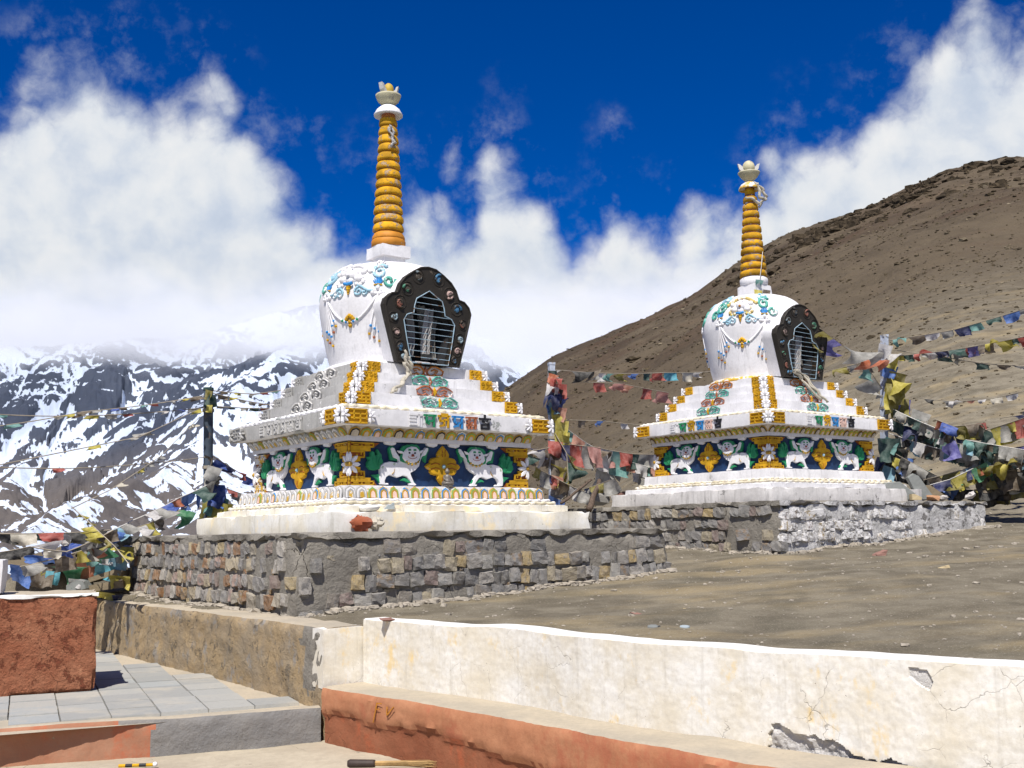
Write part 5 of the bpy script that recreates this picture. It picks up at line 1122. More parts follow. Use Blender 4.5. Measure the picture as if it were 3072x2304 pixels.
def dome_ornaments(dome, worn):
    gold = M['mask_gold'] if not worn else M['white']; cbl = M['paleblue'] if not worn else M['white']; ctl = M['teal'] if not worn else M['paleblue']
    def dtube(name, pts, r_, m, n=5): mb = MB(); mb.tube([dome_pt(a, z, 0.006) for a, z in pts], r_, n); return mb.build(name, m, dome, smooth=True)
    def dspiral(name, a, z, k, turns, st, sg, r_, m): return dtube(name, [(a + p, z + q * 0.0132) for p, q in [(u / 1, v) for u, v in spiral(0, 0, k, turns, st, 18, sg)]], r_, m)
    for c in (206, 106):                                                # kirtimukha mask between two combs
        mb = MB()
        for a, z, r_ in [(0, 2.80, 0.085), (-7, 2.75, 0.05), (7, 2.75, 0.05), (-11, 2.83, 0.04), (11, 2.83, 0.04), (0, 2.73, 0.05)]:
            x, y, zz = dome_pt(c + a, z, 0.0); mb.ball((x, y, zz), r_, n=8, k=5)
        mk = mb.build('mask_relief', M['lion'] if not worn else M['white'], dome, smooth=True)
        for k in range(13):
            a = c - 17 + 34 * k / 12; z = 2.83 + 0.095 * math.sin(math.pi * k / 12); mb = MB(); mb.ball(dome_pt(a, z, 0.004), 0.030, n=7, k=4); mb.build('mane_curl', gold, mk, smooth=True)
        for s_ in (-1, 1):
            mb = MB()
            for t in range(7): mb.ball(dome_pt(c + s_ * (9 + 3.4 * math.cos(t)), 2.72 + 0.045 * math.sin(t), 0.004), 0.026, n=7, k=4)
            mb.build('cheek_curl', gold, mk, smooth=True)
            mb = MB(); mb.ball(dome_pt(c + s_ * 2.6, 2.825, 0.075), 0.011, n=6, k=4); mb.build('eye', M['rust'] if not worn else M['white'], mk)
        mb = MB(); mb.ball(dome_pt(c, 2.79, 0.085), 0.019, n=6, k=4); mb.build('nose', M['orange'] if not worn else M['white'], mk)
        mb = MB(); mb.tube([dome_pt(c - 4, 2.70, 0.035), dome_pt(c, 2.685, 0.045), dome_pt(c + 4, 2.70, 0.035)], 0.018, 6); mb.build('mouth', M['blue'], mk)
        mb = MB()
        for q in range(4): mb.ball(dome_pt(c, 2.66 - 0.026 * q, 0.015), 0.032 - 0.007 * q, n=6, k=4)
        mb.build('pendant', M['yellow'], mk)
        for s_ in (-1, 1):
            dspiral('scroll', c + s_ * 9, 2.60, 4.0, 1.3, 1.6, s_, 0.013, M['paleblue']); dspiral('scroll', c + s_ * 14, 2.585, 2.8, 1.2, 1.6, -s_, 0.012, M['paleblue'])
            dtube('scroll_band', [(c + s_ * a, z) for a, z in ((5, 2.70), (11, 2.655), (17, 2.60), (22, 2.60), (26, 2.66))], 0.016, M['paleblue'])
            dspiral('cloud_scroll', c + s_ * 26, 2.82, 7.5, 1.35, 0.6, s_, 0.022, ctl); dspiral('cloud_scroll', c + s_ * 24, 2.94, 5.0, 1.2, -0.8, -s_, 0.017, cbl); dspiral('cloud_scroll', c + s_ * 34, 2.71, 5.5, 1.2, 0.2, -s_, 0.020, M['teal'])
            dspiral('cloud_scroll', c + s_ * 30, 2.93, 4.2, 1.2, 2.0, s_, 0.012, cbl)
        # garland hung between the combs with a gold flower and beads
        gl = [(c - 25 + 50 * k / 14, 2.575 - 0.30 * math.sin(math.pi * k / 14) ** 0.8) for k in range(15)]
        dtube('garland', gl, 0.013, M['lion'])
        for k in (5, 6, 8, 9): mb = MB(); mb.ball(dome_pt(gl[k][0], gl[k][1], 0.014), 0.017, n=6, k=4); mb.build('garland_bead', (M['blue'], M['green'])[k % 2], dome)
        mb = MB()
        for da, dz_ in ((0, 0.045), (3.2, 0.01), (-3.2, 0.01), (0, -0.02), (0, -0.06), (1.8, 0.03), (-1.8, 0.03)): mb.ball(dome_pt(c + da, 2.30 + dz_, 0.006), 0.026, n=6, k=4)
        mb.build('garland_flower', M['yellow'], dome, smooth=True)
    for c in (181, 231, 131, 81):                                      # blue comb over a white flower with hanging strands
        mb = MB()
        for k in range(7):
            a = R(-60 + 20 * k); mb.tube([dome_pt(c + 1.0 * math.sin(a), 2.665, 0.006), dome_pt(c + 4.6 * math.sin(a), 2.665 + 0.085 * math.cos(a) + 0.01, 0.014)], [0.010, 0.006], 5)
        mb.build('blue_comb', M['blue'], dome)
        mb = MB(); mb.tube([dome_pt(c - 3.5, 2.66, 0.008), dome_pt(c, 2.672, 0.012), dome_pt(c + 3.5, 2.66, 0.008)], 0.008, 5); mb.build('comb_band', M['yellow'], dome)
        mb = MB()
        for a, z in ((0, 2.63), (2.6, 2.60), (-2.6, 2.60), (1.6, 2.57), (-1.6, 2.57), (4.2, 2.575), (-4.2, 2.575)): mb.ball(dome_pt(c + a, z, 0.004), 0.026, n=7, k=4)
        mb.build('lotus_boss', M['lion'], dome, smooth=True)
        for k, (da, ln) in enumerate(((-8, 0.42), (-4, 0.46), (0.5, 0.50), (5, 0.36), (9, 0.30))):
            if c == 231 and k > 2: continue
            pts = [(c + da * t, 2.57 - ln * t) for t in (0, 0.2, 0.4, 0.6, 0.8, 1.0)]
            dtube('strand', pts, [0.010, 0.010, 0.010, 0.009, 0.011, 0.016], M['lion'])
            for q, m in ((4, 'blue'), (5, 'rust' if k % 2 else 'yellow')): mb = MB(); mb.ball(dome_pt(pts[q][0], pts[q][1] - 0.012, 0.010), 0.017, n=6, k=4); mb.build('strand_bead', M[m], dome)
    for k in range(5):
        a = 238 + 2.2 * k; z = 2.30 + 0.05 * k; mb = MB(); mb.ball(dome_pt(a, z - 0.13, 0.01), 0.017, n=6, k=4); mb.build('garland_bead', (M['lion'], M['blue'], M['yellow'], M['green'], M['lion'])[k], dome)

stupa('stupa', LPOS, TH_L, True, 'nearer white stupa with weathered grey left side and tall golden spire')
stupa('stupa', RPOS, TH_R, False, 'farther, cleaner white stupa in front of the brown hillside')
# ------------------------------------------------------------------ posts and prayer flags
def flag_mesh(seed, lift, nx=7, nz=7, tatter=0.035):
    r_ = random.Random(seed); ph = r_.uniform(0, 6); k1 = r_.uniform(3, 6); amp = r_.uniform(0.06, 0.13); lean = r_.uniform(0.0, 0.12) + 0.3 * max(0, lift - 0.5) * r_.random(); mb = MB()
    nar = r_.uniform(0.75, 1.0); tw = r_.uniform(-0.35, 0.35)
    P = []
    for j in range(nz + 1):
        v = j / nz; row = []
        for i in range(nx + 1):
            u = i / nx; w = 0.5 + (u - 0.5) * (1 + (nar - 1) * v)
            a = lift * (1 - 0.45 * v) + 0.45 * v * math.sin(k1 * u + ph) * (0.3 + lift)
            x = w + lean * v; z = -v * math.cos(a) * (1 - 0.15 * v) + 0.05 * math.sin(3 * u + ph) * v; y = -v * math.sin(a) + amp * v * math.sin(k1 * u * 1.3 + ph + 2 * v) + tw * (u - 0.5) * v
            if j == nz or (i in (0, nx) and j > 1): x += r_.uniform(-tatter, tatter); z += r_.uniform(-tatter, tatter)
            row.append((x, y, z))
        P.append(row)
    for j in range(nz):
        for i in range(nx):
            mb.poly([P[j][i], P[j][i + 1], P[j + 1][i + 1], P[j + 1][i]])
    me = mb.me('flag', True)
    bm = bmesh.new(); bm.from_mesh(me); bmesh.ops.remove_doubles(bm, verts=bm.verts, dist=1e-4); bm.to_mesh(me); bm.free()
    me.materials.append(CL['white']); return me
FLAGS_CALM = [flag_mesh(i, 0.15 + 0.05 * i) for i in range(6)]
FLAGS_WIND = [flag_mesh(20 + i, 0.75 + 0.14 * i) for i in range(7)]
fr_ = random.Random(11)
SEQ = ['blue', 'white', 'red', 'green', 'yellow']
def put_flag(parent, origin, p, t, size, cname, wind, name='flag', hscale=1.0, spin=0.0):
    me = fr_.choice(FLAGS_WIND if fr_.random() < wind else FLAGS_CALM)
    o_ = bpy.data.objects.new(name, me); col.objects.link(o_); o_.parent = parent
    t = Vector(t).normalized(); side = t.cross(Vector((0, 0, 1)))
    if side.length < 0.2: side = Vector((0, 1, 0))
    side.normalize(); up = side.cross(t)
    m3 = Matrix((t, side * (-1 if fr_.random() < 0.25 else 1), up)).transposed().to_4x4()
    o_.matrix_local = Matrix.Translation(Vector(p) - origin) @ m3 @ Matrix.Rotation(spin, 4, 'X') @ Matrix.Diagonal((size, size, size * hscale, 1))
    o_.material_slots[0].link = 'OBJECT'; o_.material_slots[0].material = CL[cname]; return o_
def flag_string(pts, label, n=0, size=0.24, cols=None, sag=0.05, wind=0.7, cord='cord', rad=0.006, cover=0.85, hs=0.9, span=(0.03, 0.97)):
    W3 = [at(*p) for p in pts]; path = []
    for a, b_ in zip(W3[:-1], W3[1:]):
        L = (b_ - a).length; k = max(4, int(L / 0.15))
        for i in range(k): t = i / k; path.append(a.lerp(b_, t) - Vector((0, 0, sag * L * 4 * t * (1 - t) * 0.25 * 4)))
    path.append(W3[-1]); root = empty('prayer_flag_string', path[0]); o0 = path[0]
    mb = MB(); mb.tube([p - o0 for p in path], rad, 4); mb.build('cord', M[cord], root)
    S = [0]
    for a, b_ in zip(path[:-1], path[1:]): S.append(S[-1] + (b_ - a).length)
    tot = S[-1]; cols = cols or SEQ
    for i in range(n):
        s_ = tot * (span[0] + (span[1] - span[0]) * (i + fr_.uniform(0.05, 0.3)) / max(1, n)); j = max(0, min(len(S) - 2, next((k for k in range(len(S) - 1) if S[k + 1] > s_), len(S) - 2)))
        p = path[j].lerp(path[j + 1], (s_ - S[j]) / max(1e-6, S[j + 1] - S[j])); t = path[j + 1] - path[j]
        if fr_.random() < cover: put_flag(root, o0, p, t, size * fr_.uniform(0.7, 1.15), cols[i % len(cols)] if fr_.random() < 0.8 else fr_.choice(['grey', 'white', 'brown', 'dgreen']), wind * 0.75, hscale=hs * fr_.uniform(0.7, 1.15))
    tag(root, label, 'prayer flags', 'strings of prayer flags'); return root
def post(p_top, p_bot, rad, m, label, sq=False, cap=None):
    a, b_ = Vector(p_bot), Vector(p_top); root = empty('flag_post', a); mb = MB()
    n = 4 if sq else 12; path = [Vector((0, 0, 0)).lerp(b_ - a, i / 14) for i in range(15)]
    mb.tube(path, [rad * (1 + 0.05 * fbm3((i, 0, 0), 0.9, 2, rad)) for i in range(15)], n); mb.build('shaft', m, root, smooth=not sq)
    mb = MB(); t = b_ - a; mb.tube([t * 1.0, t * 1.0 + Vector((0, 0, 0.035))], rad * 1.12, n); mb.build('cap', cap or m, root)
    for f in (0.30, 0.62, 0.90):
        mb = MB(); mb.tube([t * f + Vector((0, 0, dz_)) + Vector((0, 0, 0)) for dz_ in (-0.02, 0.0, 0.02)], rad * 1.25, n); mb.build('binding', M['cord'], root)
    tag(root, label, 'post'); return root
def ground_at(x, y): return float(ground_z(np.array([x]), np.array([y]))[0])
PL = (-4.0, 14.5); PM = (0.59, 16.5); PR = (5.93, 17.5)
post((-4.02, 14.5, 1.93), (-3.975, 14.5, -0.75), 0.062, M['steel_post'], 'dark blue-grey flag post standing before the snow mountain', cap=CL['dgreen'])
post((0.60, 16.5, 2.50), (0.56, 16.5, -0.4), 0.062, M['post_pale'], 'flag post wrapped in faded cloths between the two stupas', sq=True)
post((5.995, 17.5, 3.02), (5.80, 17.5, 0.0), 0.062, M['post_pale'], 'pale blue-white flag post in front of the brown hillside', sq=True)

# strings from the post before the mountain
lt = ['brown', 'yellow', 'grey', 'red', 'teal', 'brown', 'blue', 'grey']
flag_string([(620, 1185, 14.5), (250, 1235, 13.0), (-60, 1285, 12.0)], 'thin upper string of small furled flags running left from the dark post', 14, 0.16, lt, 0.012, 0.9, cover=0.8, hs=0.35)
flag_string([(622, 1222, 14.5), (230, 1248, 13.0), (-60, 1240, 12.0)], 'second string of furled flags running left from the dark post', 12, 0.17, lt[::-1], 0.010, 0.9, cover=0.75, hs=0.35)
flag_string([(622, 1215, 14.5), (420, 1310, 13.2), (-40, 1402, 11.5)], 'sloping string crossing the snow with an orange and a yellow flag', 7, 0.18, ['yellow', 'grey', 'orange', 'grey'], 0.0, 0.9, cover=0.6, hs=0.3)
flag_string([(600, 1250, 14.5), (480, 1370, 13.5), (330, 1470, 12.4), (215, 1525, 11.8)], 'faint sloping string below the dark post with a few scraps', 6, 0.16, ['cream', 'red', 'grey', 'yellow'], 0.0, 0.9, cover=0.6, hs=0.3)
flag_string([(622, 1370, 14.5), (440, 1390, 13.4), (200, 1405, 12.2), (-40, 1400, 11.5)], 'long thin level string with one red scrap before the snow', 4, 0.15, ['red', 'grey', 'brown'], 0.008, 0.8, cover=0.5, hs=0.4)
flag_string([(640, 1172, 14.5), (760, 1182, 15.0), (900, 1160, 15.8)], 'short string of furled flags from the dark post top to the stupa', 6, 0.15, lt, 0.010, 0.9, hs=0.35)
flag_string([(640, 1180, 14.5), (810, 1215, 15.2)], 'short drooping string right of the dark post', 5, 0.15, lt, 0.012, 0.9, hs=0.35)
flag_string([(640, 1218, 14.5), (815, 1225, 15.2)], 'short level string of brown scraps right of the dark post', 5, 0.14, ['brown', 'red', 'grey'], 0.012, 0.9, hs=0.35)
flag_string([(638, 1368, 14.5), (720, 1420, 14.9), (830, 1475, 15.3)], 'string of blue flags falling from the dark post towards the stupa', 6, 0.22, ['blue', 'navy', 'red', 'blue', 'grey', 'navy'], 0.0, 0.8, hs=0.5)
flag_string([(640, 1452, 14.5), (720, 1480, 14.8), (800, 1500, 15.0)], 'string with blue and red flags just above the stupa step', 5, 0.24, ['royal', 'red', 'navy', 'brown'], 0.0, 0.7, hs=0.5)
flag_string([(630, 1450, 14.4), (540, 1492, 13.8), (400, 1560, 12.9), (300, 1605, 12.2), (180, 1640, 11.5)], 'dense string of blue, orange and green flags leading down to the slab pile', 16, 0.27, ['royal', 'royal', 'white', 'orange', 'blue', 'green', 'white', 'yellow', 'blue', 'grey', 'sky'], 0.012, 0.7, cord='cord_white', cover=0.95, hs=0.7)
flag_string([(560, 1520, 13.9), (460, 1565, 13.2), (360, 1595, 12.6), (250, 1650, 11.6), (60, 1700, 10.9)], 'lower string of mixed flags above the left end of the grey platform', 15, 0.27, ['green', 'orange', 'grey', 'yellow', 'white', 'blue', 'dark', 'red'], 0.015, 0.6, cover=0.9, hs=0.8)
flag_string([(215, 1520, 11.9), (270, 1570, 11.7), (345, 1640, 11.2), (385, 1690, 11.0)], 'twisted yellow string slanting down to the slab pile', 7, 0.17, ['yellow', 'olive', 'yellow'], 0.0, 0.9, hs=0.5)
flag_string([(-30, 1600, 11.2), (120, 1600, 11.4), (330, 1590, 12.0)], 'string of dark flags lying low across the far snow', 9, 0.26, ['dark', 'cream', 'dgreen', 'red', 'white', 'dark', 'navy'], 0.012, 0.5, hs=0.5)
flag_string([(-30, 1660, 10.9), (90, 1640, 11.0), (200, 1655, 11.1), (340, 1590, 11.6)], 'string of dark and cream flags above the slabs', 9, 0.24, ['dark', 'dark', 'brown', 'cream', 'navy', 'blue'], 0.02, 0.5, hs=0.55)
# cloth hung among the slab pile
pile = [('royal', 30, 1692, .30, .9), ('grey', 62, 1700, .26, 1.0), ('brown', 95, 1700, .26, 1.0), ('yellow', 122, 1715, .14, 1.2), ('cyan', 138, 1712, .16, 1.2), ('green', 150, 1700, .36, .75), ('orange', 205, 1682, .33, .75), ('cyan', 285, 1690, .26, .8), ('white', 285, 1655, .22, .8), ('teal', 262, 1632, .18, 1.6), ('sky', 325, 1660, .24, 1.1), ('yellow', 325, 1725, .24, .8), ('white', 205, 1735, .18, .7), ('yellow', 360, 1640, .16, 1.4), ('blue', 350, 1632, .18, .9), ('grey', 345, 1650, .22, .8), ('yellow', 270, 1770, .28, .35), ('navy', 335, 1785, .24, .35), ('royal', 70, 1660, .34, .35), ('blue', 125, 1655, .3, .35)]
names_c = dict(royal='bright blue', grey='grey', brown='brown', yellow='yellow', cyan='pale cyan', green='green', orange='orange', white='white', teal='teal', sky='pale blue', blue='deep blue', navy='navy')
ORD = ['first', 'second', 'third', 'fourth', 'fifth', 'sixth', 'seventh']; used_l = {}
for c_, x, y, s_, hs in pile:
    p = at(x, y, 12.3 if y > 1690 else 12.5); o_ = put_flag(None, Vector((0, 0, 0)), p, (1, 0.25, fr_.uniform(-.25, .1)), s_ * 0.95, c_, 0.15, 'cloth_flag', hs)
    same = sorted([q for q in pile if q[0] == c_], key=lambda q: q[1]); k_ = [q[1:3] for q in same].index((x, y))
    tag(o_, (ORD[k_] + ' ' + names_c[c_] + ' flag from the left, ' if len(same) > 1 else 'only ' + names_c[c_] + ' flag ') + 'caught on the slab pile behind the red block', 'prayer flag', 'flags caught on the slab pile')

# strings from the middle post
flag_string([(1660, 1108, 16.5), (1830, 1120, 18), (1990, 1118, 19), (2135, 1115, 19.5)], 'string of spaced small flags between the stupas, topmost on the hillside', 13, 0.24, ['white', 'dark', 'navy', 'grey', 'salmon', 'teal', 'olive', 'royal', 'white', 'red', 'cyan', 'cream'], 0.006, 0.75, hs=0.7)
flag_string([(1735, 1145, 17), (1860, 1150, 17.6), (2005, 1178, 18.5)], 'string of faded salmon-pink pennants on the hillside between the stupas', 9, 0.30, ['salmon', 'red', 'salmon', 'pink', 'salmon'], 0.004, 0.7, hs=0.8)
flag_string([(1680, 1258, 16.5), (1800, 1262, 17.2), (1925, 1275, 18)], 'sparse string with a pale blue flag left of the farther stupa', 7, 0.22, ['cream', 'red', 'white', 'royal', 'olive', 'dgreen', 'teal'], 0.006, 0.7, cover=0.8, hs=0.7)
flag_string([(1670, 1262, 16.5), (1760, 1330, 16.8), (1850, 1372, 17.2), (2000, 1415, 17.6)], 'dense string of pink, white and yellow flags between the stupas', 15, 0.25, ['yellow', 'teal', 'salmon', 'grey', 'sky', 'brown', 'grey', 'pink', 'white', 'teal', 'salmon'], 0.012, 0.5, cord='cord_white', cover=0.95)
flag_string([(1690, 1330, 16.4), (1780, 1340, 16.8), (1900, 1362, 17.3), (2010, 1362, 17.7)], 'level string of heavy hanging flags between the stupas', 10, 0.34, ['red', 'grey', 'pink', 'pink', 'teal', 'red', 'white', 'grey', 'white'], 0.01, 0.25, cover=1.0, hs=1.25)
flag_string([(1655, 1340, 16.4), (1600, 1350, 16.0), (1560, 1365, 15.6)], 'short string of blue-grey flags beside the wrapped post', 4, 0.28, ['navy', 'sky', 'teal', 'dgreen'], 0.02, 0.6)
flag_string([(1600, 1395, 15.7), (1660, 1430, 16.2), (1740, 1470, 16.2), (1830, 1440, 16.0)], 'low string of torn grey flags beside the wrapped post', 9, 0.24, ['olive', 'grey', 'navy', 'red', 'brown', 'white', 'grey'], 0.02, 0.6)
flag_string([(1780, 1390, 17.0), (1830, 1410, 17.2), (1900, 1412, 17.4), (1990, 1395, 17.6)], 'low string of ragged white flags near the farther stupa', 9, 0.32, ['grey', 'white', 'grey', 'cream', 'dark', 'white'], 0.02, 0.3, hs=1.1)
flag_string([(1665, 1300, 16.4), (1700, 1360, 16.3), (1705, 1440, 16.2)], 'string of yellow flags hanging down the wrapped post', 5, 0.26, ['yellow', 'yellow', 'olive', 'salmon'], 0.0, 0.4)
tw = [('orange', 1655, 1118, .16), ('dgreen', 1650, 1112, .15), ('red', 1660, 1135, .2), ('white', 1648, 1150, .2), ('dark', 1655, 1160, .22), ('navy', 1650, 1170, .26), ('red', 1668, 1150, .22), ('royal', 1655, 1185, .24), ('blue', 1672, 1175, .24), ('sky', 1656, 1205, .16), ('yellow', 1660, 1222, .2), ('salmon', 1670, 1220, .2), ('white', 1655, 1200, .12), ('yellow', 1672, 1262, .22), ('yellow', 1675, 1290, .24), ('red', 1652, 1322, .22), ('brown', 1650, 1345, .26), ('navy', 1675, 1335, .22), ('brown', 1660, 1380, .26), ('yellow', 1660, 1390, .30), ('dark', 1668, 1410, .24), ('grey', 1675, 1440, .24), ('salmon', 1662, 1425, .2), ('royal', 1655, 1485, .28)]
CN = dict(red='red', dark='blackish', salmon='salmon pink', olive='olive', violet='violet', dgreen='dark green')
def tied(listing, Y, where, grp):
    for i, (c_, x, y, s_) in enumerate(listing):
        p = at(x - 8, y, Y - 0.08 - 0.01 * (i % 4)); a = fr_.uniform(-0.6, 0.6)
        o_ = put_flag(None, Vector((0, 0, 0)), p, (math.cos(a), math.sin(a), fr_.uniform(-.5, -.05)), s_, c_, 0.3, 'tied_cloth', 1.25)
        same = sorted([q for q in listing if q[0] == c_], key=lambda q: q[2]); k_ = [q[1:3] for q in same].index((x, y)); nm = names_c.get(c_, CN.get(c_, c_))
        tag(o_, (ORD[k_] + ' ' + nm + ' cloth from the top, ' if len(same) > 1 else 'only ' + nm + ' cloth ') + 'knotted round the ' + where, 'cloth', grp)
tied(tw, 16.5, 'wrapped post between the stupas', 'cloths knotted round the middle post')
tied([('royal', 615, 1452, .30), ('royal', 600, 1462, .28), ('blue', 640, 1450, .26), ('yellow', 618, 1500, .26), ('yellow', 640, 1498, .26), ('teal', 640, 1475, .26), ('grey', 632, 1395, .2), ('grey', 625, 1420, .2), ('brown', 622, 1365, .12), ('dgreen', 626, 1178, .16), ('olive', 625, 1168, .12), ('yellow', 628, 1215, .10), ('yellow', 672, 1508, .2), ('dark', 628, 1440, .22)], 14.5, 'dark post before the snow mountain', 'cloths knotted round the dark post')
tied([('white', 2645, 1030, .22), ('white', 2640, 1045, .22), ('yellow', 2668, 1065, .2), ('royal', 2665, 1085, .22), ('olive', 2668, 1110, .3), ('yellow', 2675, 1130, .3), ('olive', 2665, 1150, .3), ('yellow', 2668, 1165, .32), ('olive', 2680, 1195, .3), ('violet', 2705, 1195, .24), ('grey', 2745, 1225, .3), ('teal', 2665, 1310, .22), ('dgreen', 2640, 1315, .34), ('navy', 2640, 1370, .36), ('royal', 2690, 1370, .3), ('yellow', 2690, 1365, .18), ('sky', 2660, 1395, .22), ('dark', 2672, 1340, .3), ('dark', 2700, 1385, .3)], 17.4, 'pale post on the hillside', 'cloths knotted round the pale post')
# strings from the pale post
flag_string([(2660, 1022, 17.5), (2860, 990, 16.8), (3110, 915, 16)], 'sparse string rising right from the top of the pale post', 9, 0.24, ['teal', 'brown', 'white', 'royal', 'navy', 'teal', 'grey', 'royal'], 0.006, 0.85, hs=0.6)
flag_string([(2660, 1070, 17.5), (2860, 1050, 16.6), (3110, 1002, 15.6)], 'close string of bright small flags running right from the pale post', 16, 0.25, ['yellow', 'dgreen', 'red', 'red', 'white', 'navy', 'yellow', 'dgreen', 'red', 'violet', 'blue', 'yellow'], 0.006, 0.85, cover=1.0, hs=0.65)
flag_string([(2680, 1050, 17.4), (2800, 1065, 17), (2940, 1090, 16.4), (3110, 1100, 15.8)], 'thin string with dark green scraps below the bright flags', 7, 0.22, ['brown', 'grey', 'dgreen', 'grey', 'dgreen'], 0.004, 0.85, cover=0.8, hs=0.45)
flag_string([(2460, 985, 15.6), (2520, 1030, 16.2), (2590, 1085, 16.8), (2650, 1170, 17.4)], 'string of violet, grey and orange flags from the farther stupa niche to the pale post', 6, 0.40, ['olive', 'violet', 'grey', 'orange', 'teal', 'grey'], 0.004, 0.7, cover=1.0, hs=0.8)
flag_string([(2400, 1130, 19), (2520, 1105, 18.4), (2650, 1070, 17.6)], 'faint string on the hillside behind the farther stupa niche', 6, 0.26, ['grey', 'violet', 'olive', 'grey', 'brown'], 0.004, 0.7, hs=0.7)
flag_string([(2760, 1195, 19), (2870, 1205, 18.5), (2980, 1195, 18), (3110, 1165, 17.5)], 'pale thin string crossing the hillside right of the post', 8, 0.20, ['dark', 'grey', 'sky', 'salmon', 'white', 'cream', 'violet'], 0.006, 0.8, hs=0.5)
flag_string([(3000, 1255, 18), (3110, 1235, 17)], 'short string with violet flags at the right edge', 3, 0.24, ['violet', 'navy'], 0.006, 0.7, hs=0.6)
hp = ['dgreen', 'grey', 'teal', 'grey', 'dgreen', 'brown', 'white', 'navy']
flag_string([(2668, 1222, 17.4), (2760, 1265, 17), (2900, 1320, 16.5), (3110, 1355, 15.8)], 'upper dense string of grey-green flags sloping right from the pale post', 32, 0.23, hp, 0.006, 0.55, cord='cord_white', cover=0.97, hs=0.95)
flag_string([(2668, 1300, 17.4), (2800, 1342, 17), (2900, 1362, 16.6), (3110, 1372, 16)], 'second dense string sloping right with ragged white flags', 31, 0.23, ['brown', 'grey', 'dark', 'white', 'sky', 'white', 'dgreen', 'grey'], 0.008, 0.45, cord='cord_white', cover=0.97, hs=1.0)
flag_string([(2668, 1255, 17.4), (2780, 1300, 17.2), (2960, 1372, 16.9)], 'middle string of dark flags in the tangle right of the pale post', 23, 0.25, ['dgreen', 'dark', 'teal', 'navy', 'dark', 'brown'], 0.012, 0.5, cover=0.97, hs=1.1)
flag_string([(2670, 1352, 17.3), (2760, 1400, 17.1), (2860, 1450, 16.8)], 'lower string of dark and blue flags in the tangle', 19, 0.27, ['dark', 'navy', 'dgreen', 'dark', 'brown', 'royal'], 0.015, 0.4, cover=1.0, hs=1.1)
flag_string([(2830, 1282, 16.6), (2925, 1272, 16.5), (2960, 1290, 16.4), (3110, 1240, 15.8)], 'string with a big yellow flag and dark pennants at the right edge', 17, 0.32, ['yellow', 'olive', 'yellow', 'brown', 'red', 'dgreen', 'grey', 'dgreen'], 0.008, 0.35, cover=1.0, hs=1.05)
flag_string([(2800, 1255, 16.8), (2850, 1275, 16.6), (2870, 1330, 16.5), (2990, 1352, 16.3), (3110, 1330, 15.9)], 'string with orange, olive and violet flags in the tangle', 17, 0.27, ['orange', 'blue', 'olive', 'yellow', 'violet', 'violet', 'grey', 'sky'], 0.008, 0.7, cover=1.0, hs=0.75)
flag_string([(2770, 1440, 16.7), (2900, 1405, 16.5), (3040, 1388, 16.1), (3110, 1380, 15.9)], 'string with a long yellow flag low in the tangle', 17, 0.28, ['brown', 'white', 'olive', 'yellow', 'yellow', 'white', 'sky'], 0.012, 0.6, cover=1.0, hs=0.7)
flag_string([(2790, 1455, 16.4), (2850, 1438, 16.4), (2920, 1405, 16.3)], 'lowest string with navy, olive, red and green flags above the limewashed wall', 11, 0.27, ['navy', 'olive', 'olive', 'orange', 'green', 'yellow'], 0.004, 0.3, cord='cord_white', cover=1.0, hs=0.85)
flag_string([(2900, 1430, 16.5), (2990, 1415, 16.3), (3110, 1400, 16)], 'low string of dark flags trailing behind the limewashed wall', 17, 0.30, ['dark', 'dark', 'brown', 'olive', 'dark', 'dgreen'], 0.015, 0.5, cover=1.0, hs=1.15)
flag_string([(2880, 1470, 16.9), (2980, 1465, 16.8), (3110, 1450, 16.4)], 'lowest dark string almost touching the ground at the right edge', 14, 0.30, ['dark', 'olive', 'dark', 'brown'], 0.015, 0.6, cover=1.0, hs=0.9)
# ------------------------------------------------------------------ slabs, stones and small things
def slab(pts_px, Y, thick, m, label, name='stone_slab', tiltY=0.0, grp=None, cat='stone slab'):
    """a flat stone whose face outline is given where it stands; real thickness behind it"""
    P = [at(x, y, Y + tiltY * (y - pts_px[0][1])) for x, y in pts_px]; c = sum(P, Vector()) / len(P)
    nrm = Vector((0, 0, 0))
    for i in range(len(P)): nrm += (P[i] - c).cross(P[(i + 1) % len(P)] - c)
    nrm.normalize()
    if nrm.y > 0: nrm = -nrm
    mb = MB(); n = len(P); r_ = random.Random(int(c.x * 100))
    fr0 = [(p - c) * 0.95 + nrm * thick * 0.1 for p in P]; f1 = [p - c for p in P]; bk = [(p - c) * 0.97 - nrm * thick for p in P]
    mb.mesh_add(fr0 + f1 + bk, [tuple(range(n))[::-1], tuple(range(2 * n, 3 * n))] + [(i, (i + 1) % n, n + (i + 1) % n, n + i) for i in range(n)] + [(n + i, n + (i + 1) % n, 2 * n + (i + 1) % n, 2 * n + i) for i in range(n)])
    o_ = mb.build(name, m, None, weld=True); o_.location = c; tag(o_, label, cat, grp, 'thing'); return o_
